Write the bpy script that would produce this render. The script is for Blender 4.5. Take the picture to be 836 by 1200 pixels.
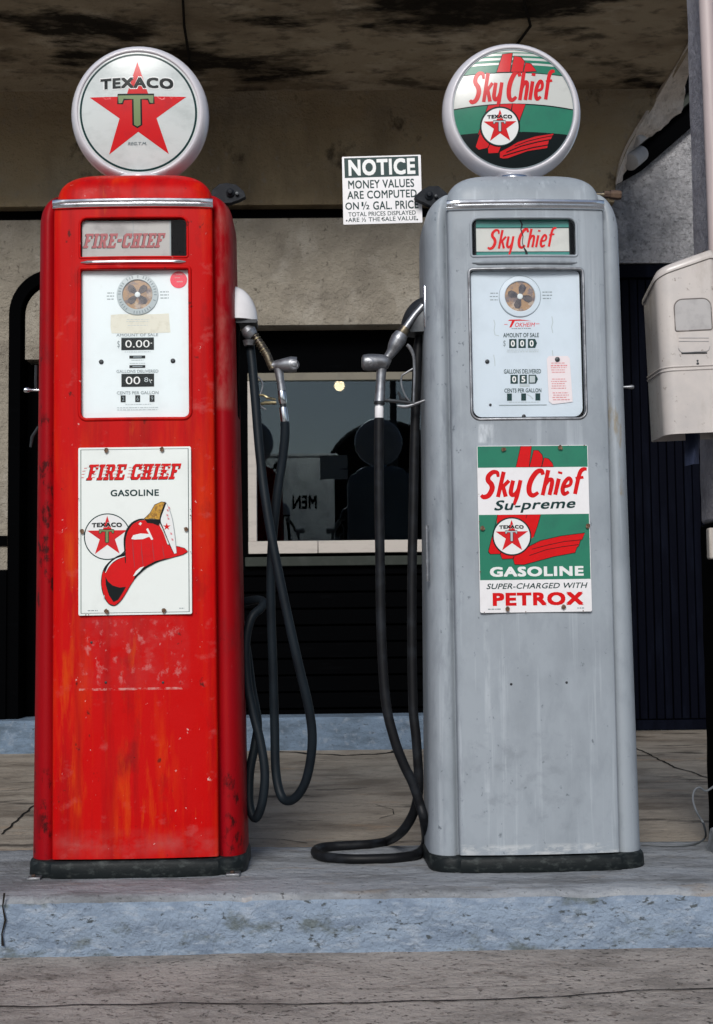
import bpy, bmesh, math, random
from mathutils import Vector, Matrix, noise
from mathutils.geometry import tessellate_polygon
R = math.radians
random.seed(7)
for o in list(bpy.data.objects):
    bpy.data.objects.remove(o)
SC = bpy.context.scene
COL = SC.collection

# ------------------------------------------------------------------ camera
FPX, CX, CY = 1670.0, 418.0, 600.0          # photo is 836 x 1200
EYE = Vector((0, 0, 0.91))
PITCH, YAW, ROLL = R(4.2), R(0.8), R(0.65)
ROT = (Matrix.Rotation(-YAW, 3, 'Z') @ Matrix.Rotation(R(90) + PITCH, 3, 'X') @ Matrix.Rotation(-ROLL, 3, 'Z'))
cd = bpy.data.cameras.new('camera')
cam = bpy.data.objects.new('camera', cd)
COL.objects.link(cam)
cam.matrix_world = Matrix.Translation(EYE) @ ROT.to_4x4()
cd.sensor_fit = 'HORIZONTAL'
cd.sensor_width = 36
cd.lens = 36 * FPX / 836
cd.clip_start, cd.clip_end = 0.05, 8000
cd.dof.use_dof = True
cd.dof.focus_distance = 4.2
cd.dof.aperture_fstop = 26
SC.camera = cam

# ------------------------------------------------------------------ light
SUN_EL = 32
w = bpy.data.worlds.new('World')
SC.world = w
w.use_nodes = True
nt = w.node_tree
sky = nt.nodes.new('ShaderNodeTexSky')
sky.sky_type = 'NISHITA'
sky.sun_disc = False
sky.sun_elevation = R(SUN_EL)
sky.sun_rotation = R(188)
sky.air_density, sky.dust_density, sky.ozone_density = 1.0, 1.0, 2.0
bg = nt.nodes['Background']
hs = nt.nodes.new('ShaderNodeHueSaturation')      # thin overcast: a greyer sky than the clear one
hs.inputs['Saturation'].default_value = 0.85
nt.links.new(sky.outputs[0], hs.inputs['Color'])
nt.links.new(hs.outputs[0], bg.inputs['Color'])
bg.inputs['Strength'].default_value = 0.062
ld = bpy.data.lights.new('sun', 'SUN')
ld.energy = 1.9
ld.angle = R(22)
ld.color = (1.0, 0.97, 0.93)
sun = bpy.data.objects.new('sun', ld)
COL.objects.link(sun)
sun.rotation_euler = (R(90 - SUN_EL), 0, R(-8))    # behind the camera, a little to its left
SC.view_settings.view_transform = 'Standard'
SC.view_settings.look = 'None'
SC.view_settings.exposure = 0.54
SC.view_settings.gamma = 1
SC.view_settings.use_curve_mapping = False
SC.cycles.use_denoising = True
SC.cycles.max_bounces = 8
SC.cycles.sample_clamp_indirect = 6


def ray(px, py):
    return ROT @ Vector(((px - CX) / FPX, (CY - py) / FPX, -1))


def at(px, py, Y):
    d = ray(px, py)
    return EYE + d * ((Y - EYE.y) / d.y)


def at_z(px, py, z):
    d = ray(px, py)
    return EYE + d * ((z - EYE.z) / d.z)


# ------------------------------------------------------------------ materials
def new_mat(name):
    m = bpy.data.materials.new(name)
    m.use_nodes = True
    t = m.node_tree
    return m, t, t.nodes['Principled BSDF']


def mat(name, col, rough=.5, metal=0., layers=(), bump=(), spec=.5, coat=0., rough_var=0.):
    """base colour + noise layers (colour, scale xyz, low, high, amount, detail)"""
    m, t, b = new_mat(name)
    N, L = t.nodes, t.links
    tc = N.new('ShaderNodeTexCoord')

    def noise_at(scale, detail, seed, kind='noise'):
        mp = N.new('ShaderNodeMapping')
        if isinstance(scale, (int, float)):
            scale = (scale,) * 3
        mp.inputs['Scale'].default_value = scale
        mp.inputs['Location'].default_value = (seed * 3.7, seed * 1.3, seed * 2.1)
        L.new(tc.outputs['Object'], mp.inputs['Vector'])
        if kind == 'voronoi':
            n = N.new('ShaderNodeTexVoronoi')
            n.inputs['Scale'].default_value = 1
            L.new(mp.outputs[0], n.inputs['Vector'])
            return n.outputs['Distance']
        n = N.new('ShaderNodeTexNoise')
        n.inputs['Scale'].default_value = 1
        n.inputs['Detail'].default_value = detail
        n.inputs['Roughness'].default_value = .62
        L.new(mp.outputs[0], n.inputs['Vector'])
        return n.outputs['Fac']
    cur = None
    for i, ly in enumerate(layers):
        c, sc, lo, hi, amt = ly[:5]
        det = ly[5] if len(ly) > 5 else 5
        kind = ly[6] if len(ly) > 6 else 'noise'
        f = noise_at(sc, det, i + 1 + len(name), kind)
        mr = N.new('ShaderNodeMapRange')
        mr.inputs['From Min'].default_value = lo
        mr.inputs['From Max'].default_value = hi
        mr.inputs['To Max'].default_value = amt
        L.new(f, mr.inputs['Value'])
        mx = N.new('ShaderNodeMix')
        mx.data_type = 'RGBA'
        L.new(mr.outputs[0], mx.inputs[0])
        if cur is None:
            mx.inputs[6].default_value = (*col, 1)
        else:
            L.new(cur, mx.inputs[6])
        mx.inputs[7].default_value = (*c, 1)
        cur = mx.outputs[2]
    if cur is None:
        b.inputs['Base Color'].default_value = (*col, 1)
    else:
        L.new(cur, b.inputs['Base Color'])
    b.inputs['Roughness'].default_value = rough
    b.inputs['Metallic'].default_value = metal
    b.inputs['Specular IOR Level'].default_value = spec
    b.inputs['Coat Weight'].default_value = coat
    b.inputs['Coat Roughness'].default_value = .12
    if rough_var:
        f = noise_at(9, 6, 40)
        mr = N.new('ShaderNodeMapRange')
        mr.inputs['From Min'].default_value, mr.inputs['From Max'].default_value = .3, .7
        mr.inputs['To Min'].default_value, mr.inputs['To Max'].default_value = rough - rough_var, rough + rough_var
        L.new(f, mr.inputs['Value'])
        L.new(mr.outputs[0], b.inputs['Roughness'])
    prev = None
    for i, (sc, st, dist, det) in enumerate(bump):
        f = noise_at(sc, det, 20 + i)
        bp = N.new('ShaderNodeBump')
        bp.inputs['Strength'].default_value = st
        bp.inputs['Distance'].default_value = dist
        L.new(f, bp.inputs['Height'])
        if prev:
            L.new(prev, bp.inputs['Normal'])
        prev = bp.outputs[0]
    if prev:
        L.new(prev, b.inputs['Normal'])
    return m


def thin_glass(name, tint=(1, 1, 1), refl=(1, 1, 1), ior=1.5, rough=0.0, base=0.0):
    m = bpy.data.materials.new(name)
    m.use_nodes = True
    t = m.node_tree
    N, L = t.nodes, t.links
    N.remove(N['Principled BSDF'])
    tr = N.new('ShaderNodeBsdfTransparent')
    tr.inputs[0].default_value = (*tint, 1)
    gl = N.new('ShaderNodeBsdfGlossy')
    gl.inputs['Color'].default_value = (*refl, 1)
    gl.inputs['Roughness'].default_value = rough
    fr = N.new('ShaderNodeFresnel')
    fr.inputs[0].default_value = ior
    mx = N.new('ShaderNodeMixShader')
    L.new(fr.outputs[0], mx.inputs[0])
    L.new(tr.outputs[0], mx.inputs[1])
    L.new(gl.outputs[0], mx.inputs[2])
    L.new(mx.outputs[0], N['Material Output'].inputs[0])
    return m


def emit(name, col, s):
    m, t, b = new_mat(name)
    b.inputs['Base Color'].default_value = (.8, .8, .8, 1)
    b.inputs['Emission Color'].default_value = (*col, 1)
    b.inputs['Emission Strength'].default_value = s
    return m


M = {}
M['red'] = mat('red_paint', (.50, .002, .002), .45, spec=.10, rough_var=.1, layers=[
    ((.60, .035, .002), (11, 11, 1.3), .52, .70, .7, 8),
    ((.28, .002, .004), (14, 14, 1.0), .48, .66, .7, 8),
    ((.62, .10, .006), (20, 20, 2.2), .62, .72, .6, 8),
    ((.14, .008, .008), (7, 7, 4), .58, .72, .6, 10),
    ((.50, .12, .11), (12, 12, 16), .60, .74, .4, 11),
    ((.03, .01, .008), (30, 30, 24), .655, .71, .8, 9), ((.70, .45, .42), (60, 60, 50), .685, .73, .8, 6)],
    bump=[((60, 60, 40), .12, .002, 5)])
M['red_side'] = mat('red_paint_dull', (.30, .002, .005), .5, spec=.10, rough_var=.1, layers=[  # darker copy of the red: the side columns' shade is in the colour
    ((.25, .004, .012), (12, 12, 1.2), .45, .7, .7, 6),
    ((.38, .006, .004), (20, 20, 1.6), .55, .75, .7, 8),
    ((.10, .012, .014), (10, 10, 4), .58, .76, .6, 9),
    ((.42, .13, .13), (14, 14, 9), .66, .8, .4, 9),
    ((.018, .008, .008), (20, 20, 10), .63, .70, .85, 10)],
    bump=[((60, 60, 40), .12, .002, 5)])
M['grey'] = mat('grey_paint', (.30, .335, .37), .46, spec=.25, rough_var=.1, layers=[
    ((.245, .275, .305), (7, 7, 4), .45, .64, .8, 10),
    ((.40, .44, .48), (40, 40, 1.2), .56, .68, .6, 8),
    ((.22, .25, .28), (20, 20, 9), .53, .66, .4, 11),
    ((.09, .11, .13), (45, 45, 34), .645, .70, .75, 9),
    ((.28, .23, .15), (14, 14, 5), .71, .79, .6, 9)],
    bump=[((50, 50, 40), .12, .002, 5)])
M['chrome'] = mat('chrome', (.72, .74, .77), .22, 1., layers=[((.4, .4, .4), 30, .55, .75, .6)], rough_var=.08)
M['dull_metal'] = mat('dull_metal', (.33, .34, .36), .42, .85, layers=[
    ((.12, .12, .125), 22, .42, .68, .85), ((.55, .55, .55), 45, .6, .75, .6)], bump=[(60, .25, .002, 4)])
M['brass'] = mat('old_brass', (.34, .29, .17), .42, .85, layers=[((.08, .07, .05), 60, .42, .64, .9)], bump=[(80, .3, .002, 4)])
M['dark_metal'] = mat('dark_metal', (.045, .05, .055), .45, .6, layers=[((.015, .015, .018), 20, .4, .7, .8)], bump=[(50, .3, .002, 4)])
M['dark_iron'] = mat('black_iron', (.010, .012, .016), .6, .2, spec=.2, layers=[((.03, .035, .04), 40, .5, .7, .7)], bump=[(60, .4, .003, 5)])
M['rust'] = mat('rusty_iron', (.06, .035, .024), .7, .2, layers=[((.16, .10, .06), 30, .5, .7, .8)], bump=[(60, .4, .003, 5)])
M['plinth'] = mat('plinth_black_paint', (.008, .011, .012), .55, spec=.2, layers=[
    ((.06, .07, .068), (30, 30, 60), .52, .72, .8, 8), ((.10, .07, .04), 24, .68, .78, .5, 8)], bump=[(50, .4, .003, 6)])
M['rubber'] = mat('hose_rubber', (.006, .0065, .008), .5, spec=.2, layers=[((.02, .024, .03), (14, 14, 14), .48, .72, .8, 7)],
                  bump=[(90, .2, .002, 4)])
M['rubber_grey'] = mat('hose_rubber_bleached', (.009, .014, .019), .5, spec=.16, layers=[((.004, .005, .007), (16, 16, 8), .45, .7, .8, 7)],
                       bump=[(90, .2, .002, 4)])
M['globe'] = mat('globe_glass', (.66, .64, .67), .16, spec=.5, layers=[((.5, .5, .55), 7, .45, .75, .6)])
M['lens_white'] = mat('lens_white', (.62, .66, .65), .14, spec=.2, layers=[
    ((.44, .48, .47), (8, 8, 14), .48, .7, .7, 7), ((.62, .66, .66), 30, .5, .7, .5)])
M['enamel'] = mat('white_enamel', (.78, .82, .79), .16, layers=[((.66, .69, .66), 9, .5, .75, .5)])
M['enamel_warm'] = mat('white_enamel_warm', (.78, .77, .78), .2, layers=[((.64, .62, .62), 12, .5, .75, .5)])
M['dial'] = mat('dial_white', (.70, .77, .79), .3, layers=[((.60, .66, .67), 9, .5, .75, .5), ((.52, .52, .47), (30, 30, 8), .66, .8, .4)])
M['dial_cool'] = mat('dial_blue_white', (.56, .64, .71), .3, layers=[((.47, .54, .60), 9, .5, .75, .5), ((.40, .42, .42), (30, 30, 8), .68, .8, .5)])
M['p_red'] = mat('print_red', (.62, .008, .010), .25, spec=.2, layers=[((.48, .01, .012), 18, .5, .7, .5)])
M['p_red_wash'] = mat('print_red_worn', (.60, .018, .022), .2, spec=.2, layers=[((.42, .02, .03), 20, .5, .7, .5)])
M['p_crimson'] = mat('print_crimson', (.30, .02, .03), .3, layers=[((.2, .02, .03), 40, .5, .7, .5)])
M['p_black'] = mat('print_black', (.006, .010, .011), .3, spec=.15)
M['p_dark'] = mat('print_dark_green', (.010, .038, .038), .3, spec=.15)
M['p_green'] = mat('print_green', (.030, .19, .12), .2, spec=.2, layers=[((.03, .15, .105), 16, .5, .7, .6)])
M['p_olive'] = mat('print_olive', (.17, .24, .10), .2)
M['p_teal'] = mat('print_teal', (.04, .22, .19), .2)
M['p_gold'] = mat('print_gold', (.55, .29, .03), .25, layers=[((.25, .12, .02), 120, .45, .6, .9)])
M['p_grey'] = mat('print_grey', (.20, .25, .27), .35)
M['p_faint'] = mat('print_faint', (.42, .48, .50), .35)
M['p_pink'] = mat('print_pink', (.62, .22, .24), .4)
M['p_rust'] = mat('chipped_rust', (.10, .055, .035), .8, spec=.1, layers=[((.22, .15, .10), 160, .45, .6, .8)])
M['p_white'] = mat('print_white', (.76, .77, .76), .2)
M['paper'] = mat('aged_paper', (.66, .65, .56), .6, layers=[((.52, .50, .40), 40, .5, .7, .6)])
M['tag_paper'] = mat('tag_paper', (.70, .64, .66), .6)
M['seal'] = mat('red_sticker', (.72, .01, .05), .35)
M['frost'] = mat('frosted_panel', (.36, .35, .34), .25, layers=[((.20, .19, .19), (10, 10, 16), .45, .65, .8, 8), ((.5, .5, .5), 12, .55, .7, .6)])
M['insert_white'] = mat('insert_white', (.55, .56, .53), .2, layers=[((.40, .41, .39), 14, .5, .7, .6)])
M['spin'] = mat('spinner_amber', (.40, .25, .14), .25, layers=[((.16, .14, .16), 40, .45, .6, .9), ((.6, .5, .4), 26, .55, .65, .6)])
M['spin_dark'] = mat('spinner_blades', (.10, .085, .09), .3, layers=[((.03, .03, .045), 60, .42, .6, .9)])
M['black_in'] = mat('black_interior', (.0015, .0015, .002), .9, spec=.03)
M['glass'] = thin_glass('clear_glass', ior=1.18)
M['window_glass'] = thin_glass('window_pane_glass', refl=(.70, .88, 1.0), ior=1.5)
M['ceiling'] = mat('stained_plaster', (.40, .33, .235), .9, spec=.1, layers=[
    ((.20, .155, .105), (1.3, 2.2, 2), .42, .62, .9, 10),
    ((.55, .47, .36), (2.6, 3.4, 3), .52, .68, .9, 9),
    ((.012, .010, .008), (.8, 1.7, 1.5), .535, .60, .96, 10),
    ((.05, .04, .03), (2.6, 4, 3), .55, .66, .8, 10),
    ((.10, .08, .06), (9, 12, 9), .54, .68, .7, 10)],
    bump=[(18, .8, .03, 9), (60, .6, .012, 6)])
M['beam'] = mat('brown_plaster', (.34, .265, .165), .9, spec=.1, layers=[
    ((.35, .30, .22), (1.3, 1.3, 2), .48, .66, .8, 9),
    ((.13, .10, .066), (1.4, 1.4, .5), .50, .68, .85, 9),
    ((.04, .03, .022), (7, 7, 5), .60, .70, .75, 10),
    ((.28, .25, .21), (22, 22, 16), .58, .70, .6, 8)],
    bump=[(20, .9, .03, 10), (80, .8, .01, 6)])
M['plaster'] = mat('grey_plaster', (.33, .295, .24), .9, spec=.1, layers=[
    ((.22, .195, .16), (2.5, 2.5, 3), .45, .64, .85, 9), ((.42, .385, .33), (5, 5, 3), .52, .68, .7, 9),
    ((.09, .075, .06), (30, 30, 24), .61, .70, .8, 9)],
    bump=[(24, .9, .03, 9), (90, .9, .01, 6)])
M['stucco'] = mat('rough_stucco', (.62, .61, .63), .9, spec=.1, layers=[
    ((.42, .42, .44), 6, .45, .62, .9, 9), ((.78, .77, .79), 16, .52, .66, .8, 8), ((.26, .26, .27), (38, 38, 38), .54, .66, .8, 6)],
    bump=[(26, 1.0, .09, 7), (60, .9, .03, 5)])
M['stucco_pale'] = mat('pale_stucco', (.80, .80, .80), .9, spec=.1, layers=[((.55, .55, .56), 5, .45, .62, .8, 8)], bump=[(26, 1., .09, 7)])
M['pillar'] = mat('pillar_stucco', (.42, .40, .43), .9, spec=.1, layers=[
    ((.28, .265, .29), 8, .46, .64, .85, 9), ((.52, .50, .52), 30, .54, .68, .7, 8)], bump=[(45, .9, .02, 7)])
M['lip'] = mat('pale_edge_plaster', (.78, .70, .63), .85, spec=.15, layers=[((.48, .42, .37), 10, .46, .64, .7, 9), ((.28, .23, .19), 24, .58, .68, .6, 9)], bump=[(34, 1., .03, 8)])
M['canvas'] = mat('rolled_canvas', (.44, .43, .43), .75, layers=[((.3, .3, .3), 10, .45, .7, .7)], bump=[(60, .2, .005, 4)])
M['conduit'] = mat('pink_conduit_paint', (.48, .40, .39), .5, layers=[((.36, .30, .30), (20, 20, 2), .48, .7, .7), ((.2, .12, .09), 30, .7, .78, .6)])
M['black_board'] = mat('black_boards', (.0007, .0008, .0011), .8, spec=.02, layers=[((.003, .0032, .004), (4, 4, 30), .6, .76, .6, 7)])
M['dark_trim'] = mat('dark_green_trim', (.022, .027, .022), .6, spec=.2, layers=[((.04, .045, .04), 14, .5, .7, .6)])
M['navy'] = mat('navy_door_paint', (.0016, .0022, .006), .65, spec=.04, layers=[
    ((.005, .007, .015), (12, 12, 2), .5, .72, .8, 7), ((.05, .065, .085), (16, 16, 50), .72, .78, .5, 8)], bump=[((40, 40, 6), .3, .003, 5)])
M['frame'] = mat('window_frame_paint', (.44, .40, .36), .6, layers=[((.33, .30, .27), (8, 8, 30), .5, .7, .7, 7), ((.17, .15, .13), 30, .68, .76, .6)],
                 bump=[(50, .2, .003, 5)])
M['frame_top'] = mat('window_head_paint', (.15, .135, .10), .6, layers=[((.10, .09, .07), 10, .5, .7, .7)])
M['kerb_blue'] = mat('blue_kerb_paint', (.15, .205, .275), .75, spec=.2, layers=[
    ((.085, .115, .15), (5, 5, 14), .46, .64, .85, 9), ((.25, .29, .34), 22, .55, .68, .7, 9), ((.05, .055, .06), (34, 34, 60), .60, .68, .8, 9)],
    bump=[(30, .8, .02, 8)])
M['island_top'] = mat('island_top_concrete', (.31, .33, .355), .85, spec=.2, layers=[
    ((.15, .155, .16), (3, 8, 8), .44, .62, .9, 10), ((.37, .385, .40), (9, 18, 18), .53, .66, .8, 10),
    ((.27, .23, .19), (4, 11, 11), .58, .70, .7, 9), ((.05, .05, .05), (40, 60, 60), .60, .68, .85, 9)],
    bump=[(26, .8, .02, 9), (110, .8, .006, 5)])
M['island_face'] = mat('island_face_paint', (.275, .345, .44), .8, spec=.2, layers=[
    ((.175, .225, .30), (6, 6, 18), .44, .62, .85, 10), ((.36, .415, .49), (22, 22, 60), .52, .66, .85, 10),
    ((.12, .14, .13), (6, 6, 10), .56, .64, .8, 11), ((.06, .068, .065), (30, 30, 60), .60, .655, .85, 10)],
    bump=[(22, .9, .02, 10), (90, .9, .008, 6)])
M['chip'] = mat('bare_edge_concrete', (.40, .39, .39), .85, layers=[((.25, .25, .25), 40, .45, .65, .8)], bump=[(60, .6, .01, 6)])
M['forecourt'] = mat('forecourt_concrete', (.34, .295, .24), .85, spec=.2, layers=[
    ((.15, .122, .095), (2, 3.5, 6), .42, .62, .85, 10), ((.38, .33, .265), (6, 9, 12), .53, .66, .8, 10),
    ((.045, .038, .032), (2.4, 6, 9), .575, .645, .8, 10), ((.38, .26, .17), (3, 7, 11), .60, .70, .6, 9),
    ((.07, .06, .05), (30, 60, 60), .60, .68, .7, 8)],
    bump=[((14, 24, 14), .8, .02, 10), (90, .7, .006, 5)])
M['road'] = mat('road_concrete', (.46, .41, .37), .88, spec=.2, layers=[
    ((.27, .24, .215), (5, 6, 5), .44, .62, .85, 10), ((.46, .415, .38), (14, 16, 14), .53, .66, .8, 10),
    ((.055, .048, .042), (55, 60, 60), .575, .65, .9, 8), ((.62, .58, .54), (110, 110, 120), .655, .71, .8, 5),
    ((.15, .12, .10), (24, 26, 20), .58, .68, .7, 10)],
    bump=[(28, .9, .025, 10), (120, .9, .008, 6)])
M['crack'] = mat('crack_dark', (.02, .018, .016), .95, spec=.05)
M['ground'] = mat('far_ground', (.10, .095, .075), .95, spec=.05, layers=[((.06, .065, .04), .05, .45, .65, .8)])
M['hills'] = mat('hill_woodland', (.022, .032, .036), .95, spec=.05, layers=[((.045, .06, .07), (.012, .012, .02), .45, .65, .9, 8)], bump=[(.03, .8, 8, 6)])
M['disp'] = mat('dispenser_enamel', (.54, .495, .465), .26, spec=.5, layers=[
    ((.42, .395, .385), 7, .45, .7, .7, 8), ((.20, .165, .14), (60, 60, 60), .64, .70, .8, 8), ((.33, .28, .235), (12, 12, 4), .52, .68, .6, 10)])
M['disp_grey'] = mat('dispenser_grey', (.40, .385, .38), .35, layers=[((.22, .21, .21), 16, .45, .7, .7, 8)])
M['disp_edge'] = mat('dispenser_grimy_edge', (.16, .14, .13), .6, layers=[((.36, .33, .31), 30, .5, .65, .8)])
M['towel'] = mat('blue_towel', (.010, .017, .045), .8)
M['wire'] = mat('grey_cable', (.10, .11, .12), .6)
M['tank'] = mat('tank_black', (.0015, .0015, .002), .8, spec=.03)
M['lamp'] = emit('lamp_bulb', (1.0, .66, .36), 16)
M['pole'] = mat('lamp_pole', (.05, .05, .05), .6, layers=[((.08, .07, .06), 5, .5, .7, .6)])
M['spring'] = mat('fuel_spout', (.20, .17, .12), .4, .8, layers=[((.06, .05, .045), (30, 30, 60), .45, .6, .9)])


# ------------------------------------------------------------------ geometry
class G:
    def __init__(s):
        s.v, s.f, s.m, s.mats = [], [], [], []

    def mi(s, m):
        if m not in s.mats:
            s.mats.append(m)
        return s.mats.index(m)

    def add(s, vs, fs, m):
        n, k = len(s.v), s.mi(m)
        s.v += [tuple(v) for v in vs]
        for f in fs:
            s.f.append(tuple(i + n for i in f))
            s.m.append(k)
        return s

    def box(s, a, b, m):
        x0, y0, z0 = a
        x1, y1, z1 = b
        x0, x1 = min(x0, x1), max(x0, x1)
        y0, y1 = min(y0, y1), max(y0, y1)
        z0, z1 = min(z0, z1), max(z0, z1)
        v = [(x0, y0, z0), (x1, y0, z0), (x1, y1, z0), (x0, y1, z0), (x0, y0, z1), (x1, y0, z1), (x1, y1, z1), (x0, y1, z1)]
        return s.add(v, [(3, 2, 1, 0), (4, 5, 6, 7), (0, 1, 5, 4), (1, 2, 6, 5), (2, 3, 7, 6), (3, 0, 4, 7)], m)

    def loft(s, secs, m, cap=True):
        n = len(secs[0])
        v = [p for sec in secs for p in sec]
        f = []
        for i in range(len(secs) - 1):
            for j in range(n):
                k = (j + 1) % n
                f.append((i * n + j, i * n + k, (i + 1) * n + k, (i + 1) * n + j))
        if cap:
            f.append(tuple(reversed(range(n))))
            f.append(tuple(range((len(secs) - 1) * n, len(secs) * n)))
        return s.add(v, f, m)

    def tube(s, pts, r, m, n=12, smooth=0, cap=True):
        pts = [Vector(p) for p in pts]
        if not isinstance(r, (list, tuple)):
            r = [r] * len(pts)
        if smooth:
            pts, r = spline(pts, r, smooth)
        secs, prev = [], None
        for i, p in enumerate(pts):
            a = pts[max(i - 1, 0)]
            b = pts[min(i + 1, len(pts) - 1)]
            t = (b - a).normalized()
            if prev is None:
                u = t.cross(Vector((0, 1, 0)))
                if u.length < .1:
                    u = t.cross(Vector((1, 0, 0)))
            else:
                u = prev - t * prev.dot(t)
            u.normalize()
            prev = u
            w_ = t.cross(u)
            secs.append([p + (u * math.cos(q) + w_ * math.sin(q)) * r[i] for q in (2 * math.pi * k / n for k in range(n))])
        return s.loft(secs, m, cap)

    def lathe(s, prof, o, ax, m, n=48):
        """prof: (radius, height along ax)"""
        ax = Vector(ax).normalized()
        u = ax.cross(Vector((0, 0, 1)))
        if u.length < .1:
            u = ax.cross(Vector((1, 0, 0)))
        u.normalize()
        w_ = ax.cross(u)
        o = Vector(o)
        secs = [[o + ax * h + (u * math.cos(q) + w_ * math.sin(q)) * max(r, 1e-4) for q in (2 * math.pi * k / n for k in range(n))] for r, h in prof]
        return s.loft(secs, m)

    def prism(s, loops, y0, y1, m):
        """loops of (x, z): outline then holes; extruded from y0 (front) to y1"""
        loops = [clean(l) for l in loops]
        flat = [p for l in loops for p in l]
        tri = tessellate_polygon([[Vector((p[0], p[1], 0)) for p in l] for l in loops])
        n = len(flat)
        v = [(p[0], y0, p[1]) for p in flat] + [(p[0], y1, p[1]) for p in flat]
        f = []
        for t in tri:
            f.append(tuple(t))
            f.append(tuple(i + n for i in reversed(t)))
        k = 0
        for l in loops:
            for j in range(len(l)):
                a, b = k + j, k + (j + 1) % len(l)
                f.append((a, b, b + n, a + n))
            k += len(l)
        return s.add(v, f, m)


def clean(l):
    out = []
    for p in l:
        if not out or (abs(p[0] - out[-1][0]) + abs(p[1] - out[-1][1])) > 1e-7:
            out.append((p[0], p[1]))
    if abs(out[0][0] - out[-1][0]) + abs(out[0][1] - out[-1][1]) < 1e-7:
        out.pop()
    return out


def spline(pts, r, k):
    P, Q = [], []
    n = len(pts)
    for i in range(n - 1):
        p0, p1, p2, p3 = pts[max(i - 1, 0)], pts[i], pts[i + 1], pts[min(i + 2, n - 1)]
        for j in range(k):
            t = j / k
            P.append(.5 * ((2 * p1) + (p2 - p0) * t + (2 * p0 - 5 * p1 + 4 * p2 - p3) * t * t + (3 * p1 - p0 - 3 * p2 + p3) * t ** 3))
            Q.append(r[i] + (r[i + 1] - r[i]) * t)
    P.append(pts[-1])
    Q.append(r[-1])
    return P, Q


def mesh_from(name, g, angle=38, fix=True):
    me = bpy.data.meshes.new(name)
    me.from_pydata(g.v, [], g.f)
    for m in g.mats:
        me.materials.append(M[m])
    me.polygons.foreach_set('material_index', g.m)
    if fix:
        bm = bmesh.new()
        bm.from_mesh(me)
        bmesh.ops.recalc_face_normals(bm, faces=bm.faces)
        bm.to_mesh(me)
        bm.free()
    me.polygons.foreach_set('use_smooth', [True] * len(me.polygons))
    me.set_sharp_from_angle(angle=R(angle))
    return me


def obj(name, g, parent=None, bevel=0, angle=38, fix=True, label=None, cat=None, group=None, kind=None, seg=2):
    o = bpy.data.objects.new(name, mesh_from(name, g, angle, fix))
    COL.objects.link(o)
    if parent:
        o.parent = parent
    if bevel:
        b = o.modifiers.new('bevel', 'BEVEL')
        b.width, b.segments, b.limit_method, b.angle_limit = bevel, seg, 'ANGLE', R(40)
        b.harden_normals = False
    tag(o, label, cat, group, kind)
    return o


def tag(o, label=None, cat=None, group=None, kind=None):
    for k, v in (('label', label), ('category', cat), ('group', group), ('kind', kind)):
        if v:
            o[k] = v
    return o


def empty(name, loc=(0, 0, 0), **kw):
    o = bpy.data.objects.new(name, None)
    COL.objects.link(o)
    o.location = loc
    o.empty_display_size = .1
    return tag(o, **kw)


def cut(o, gs):
    """subtract solids from an object's mesh"""
    tmp = []
    for g in gs:
        c = bpy.data.objects.new('cutter', mesh_from('cutter', g))
        COL.objects.link(c)
        c.matrix_world = o.matrix_world
        b = o.modifiers.new('cut', 'BOOLEAN')
        b.operation, b.solver, b.object = 'DIFFERENCE', 'EXACT', c
        tmp.append(c)
    bpy.context.view_layer.update()
    for c in tmp:
        c.matrix_world = o.matrix_world
    bpy.context.view_layer.update()
    me = bpy.data.meshes.new_from_object(o.evaluated_get(bpy.context.evaluated_depsgraph_get()))
    o.modifiers.clear()
    o.data = me
    for c in tmp:
        bpy.data.objects.remove(c)
    me.polygons.foreach_set('use_smooth', [True] * len(me.polygons))
    me.set_sharp_from_angle(angle=R(38))


def rrect(x0, z0, x1, z1, r, n=6):
    """rounded rectangle; r a radius or (lower-left, lower-right, upper-right, upper-left)"""
    if not isinstance(r, (list, tuple)):
        r = (r,) * 4
    out = []
    for (cx, cz, a, q) in ((x0 + r[0], z0 + r[0], 180, r[0]), (x1 - r[1], z0 + r[1], 270, r[1]), (x1 - r[2], z1 - r[2], 0, r[2]), (x0 + r[3], z1 - r[3], 90, r[3])):
        for k in range(n + 1):
            t = R(a + 90 * k / n)
            out.append((cx + q * math.cos(t), cz + q * math.sin(t)))
    return out


# ------------------------------------------------------------------ printing
_text = {}


def text_mesh(s, bold):
    key = (s, bold)
    if key not in _text:
        cu = bpy.data.curves.new('t', 'FONT')
        cu.body, cu.size, cu.offset, cu.resolution_u = s, 1, 0, 3
        cu.space_character = 1 + bold * 2.2
        o = bpy.data.objects.new('t', cu)
        COL.objects.link(o)
        bpy.context.view_layer.update()
        me = bpy.data.meshes.new_from_object(o.evaluated_get(bpy.context.evaluated_depsgraph_get()))
        vs = [(v.co.x, v.co.y) for v in me.vertices]
        fs = [tuple(p.vertices) for p in me.polygons if p.normal.z > 0] or [tuple(p.vertices) for p in me.polygons]
        _text[key] = (vs, fs)
        bpy.data.objects.remove(o)
        bpy.data.meshes.remove(me)
    return _text[key]


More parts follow.
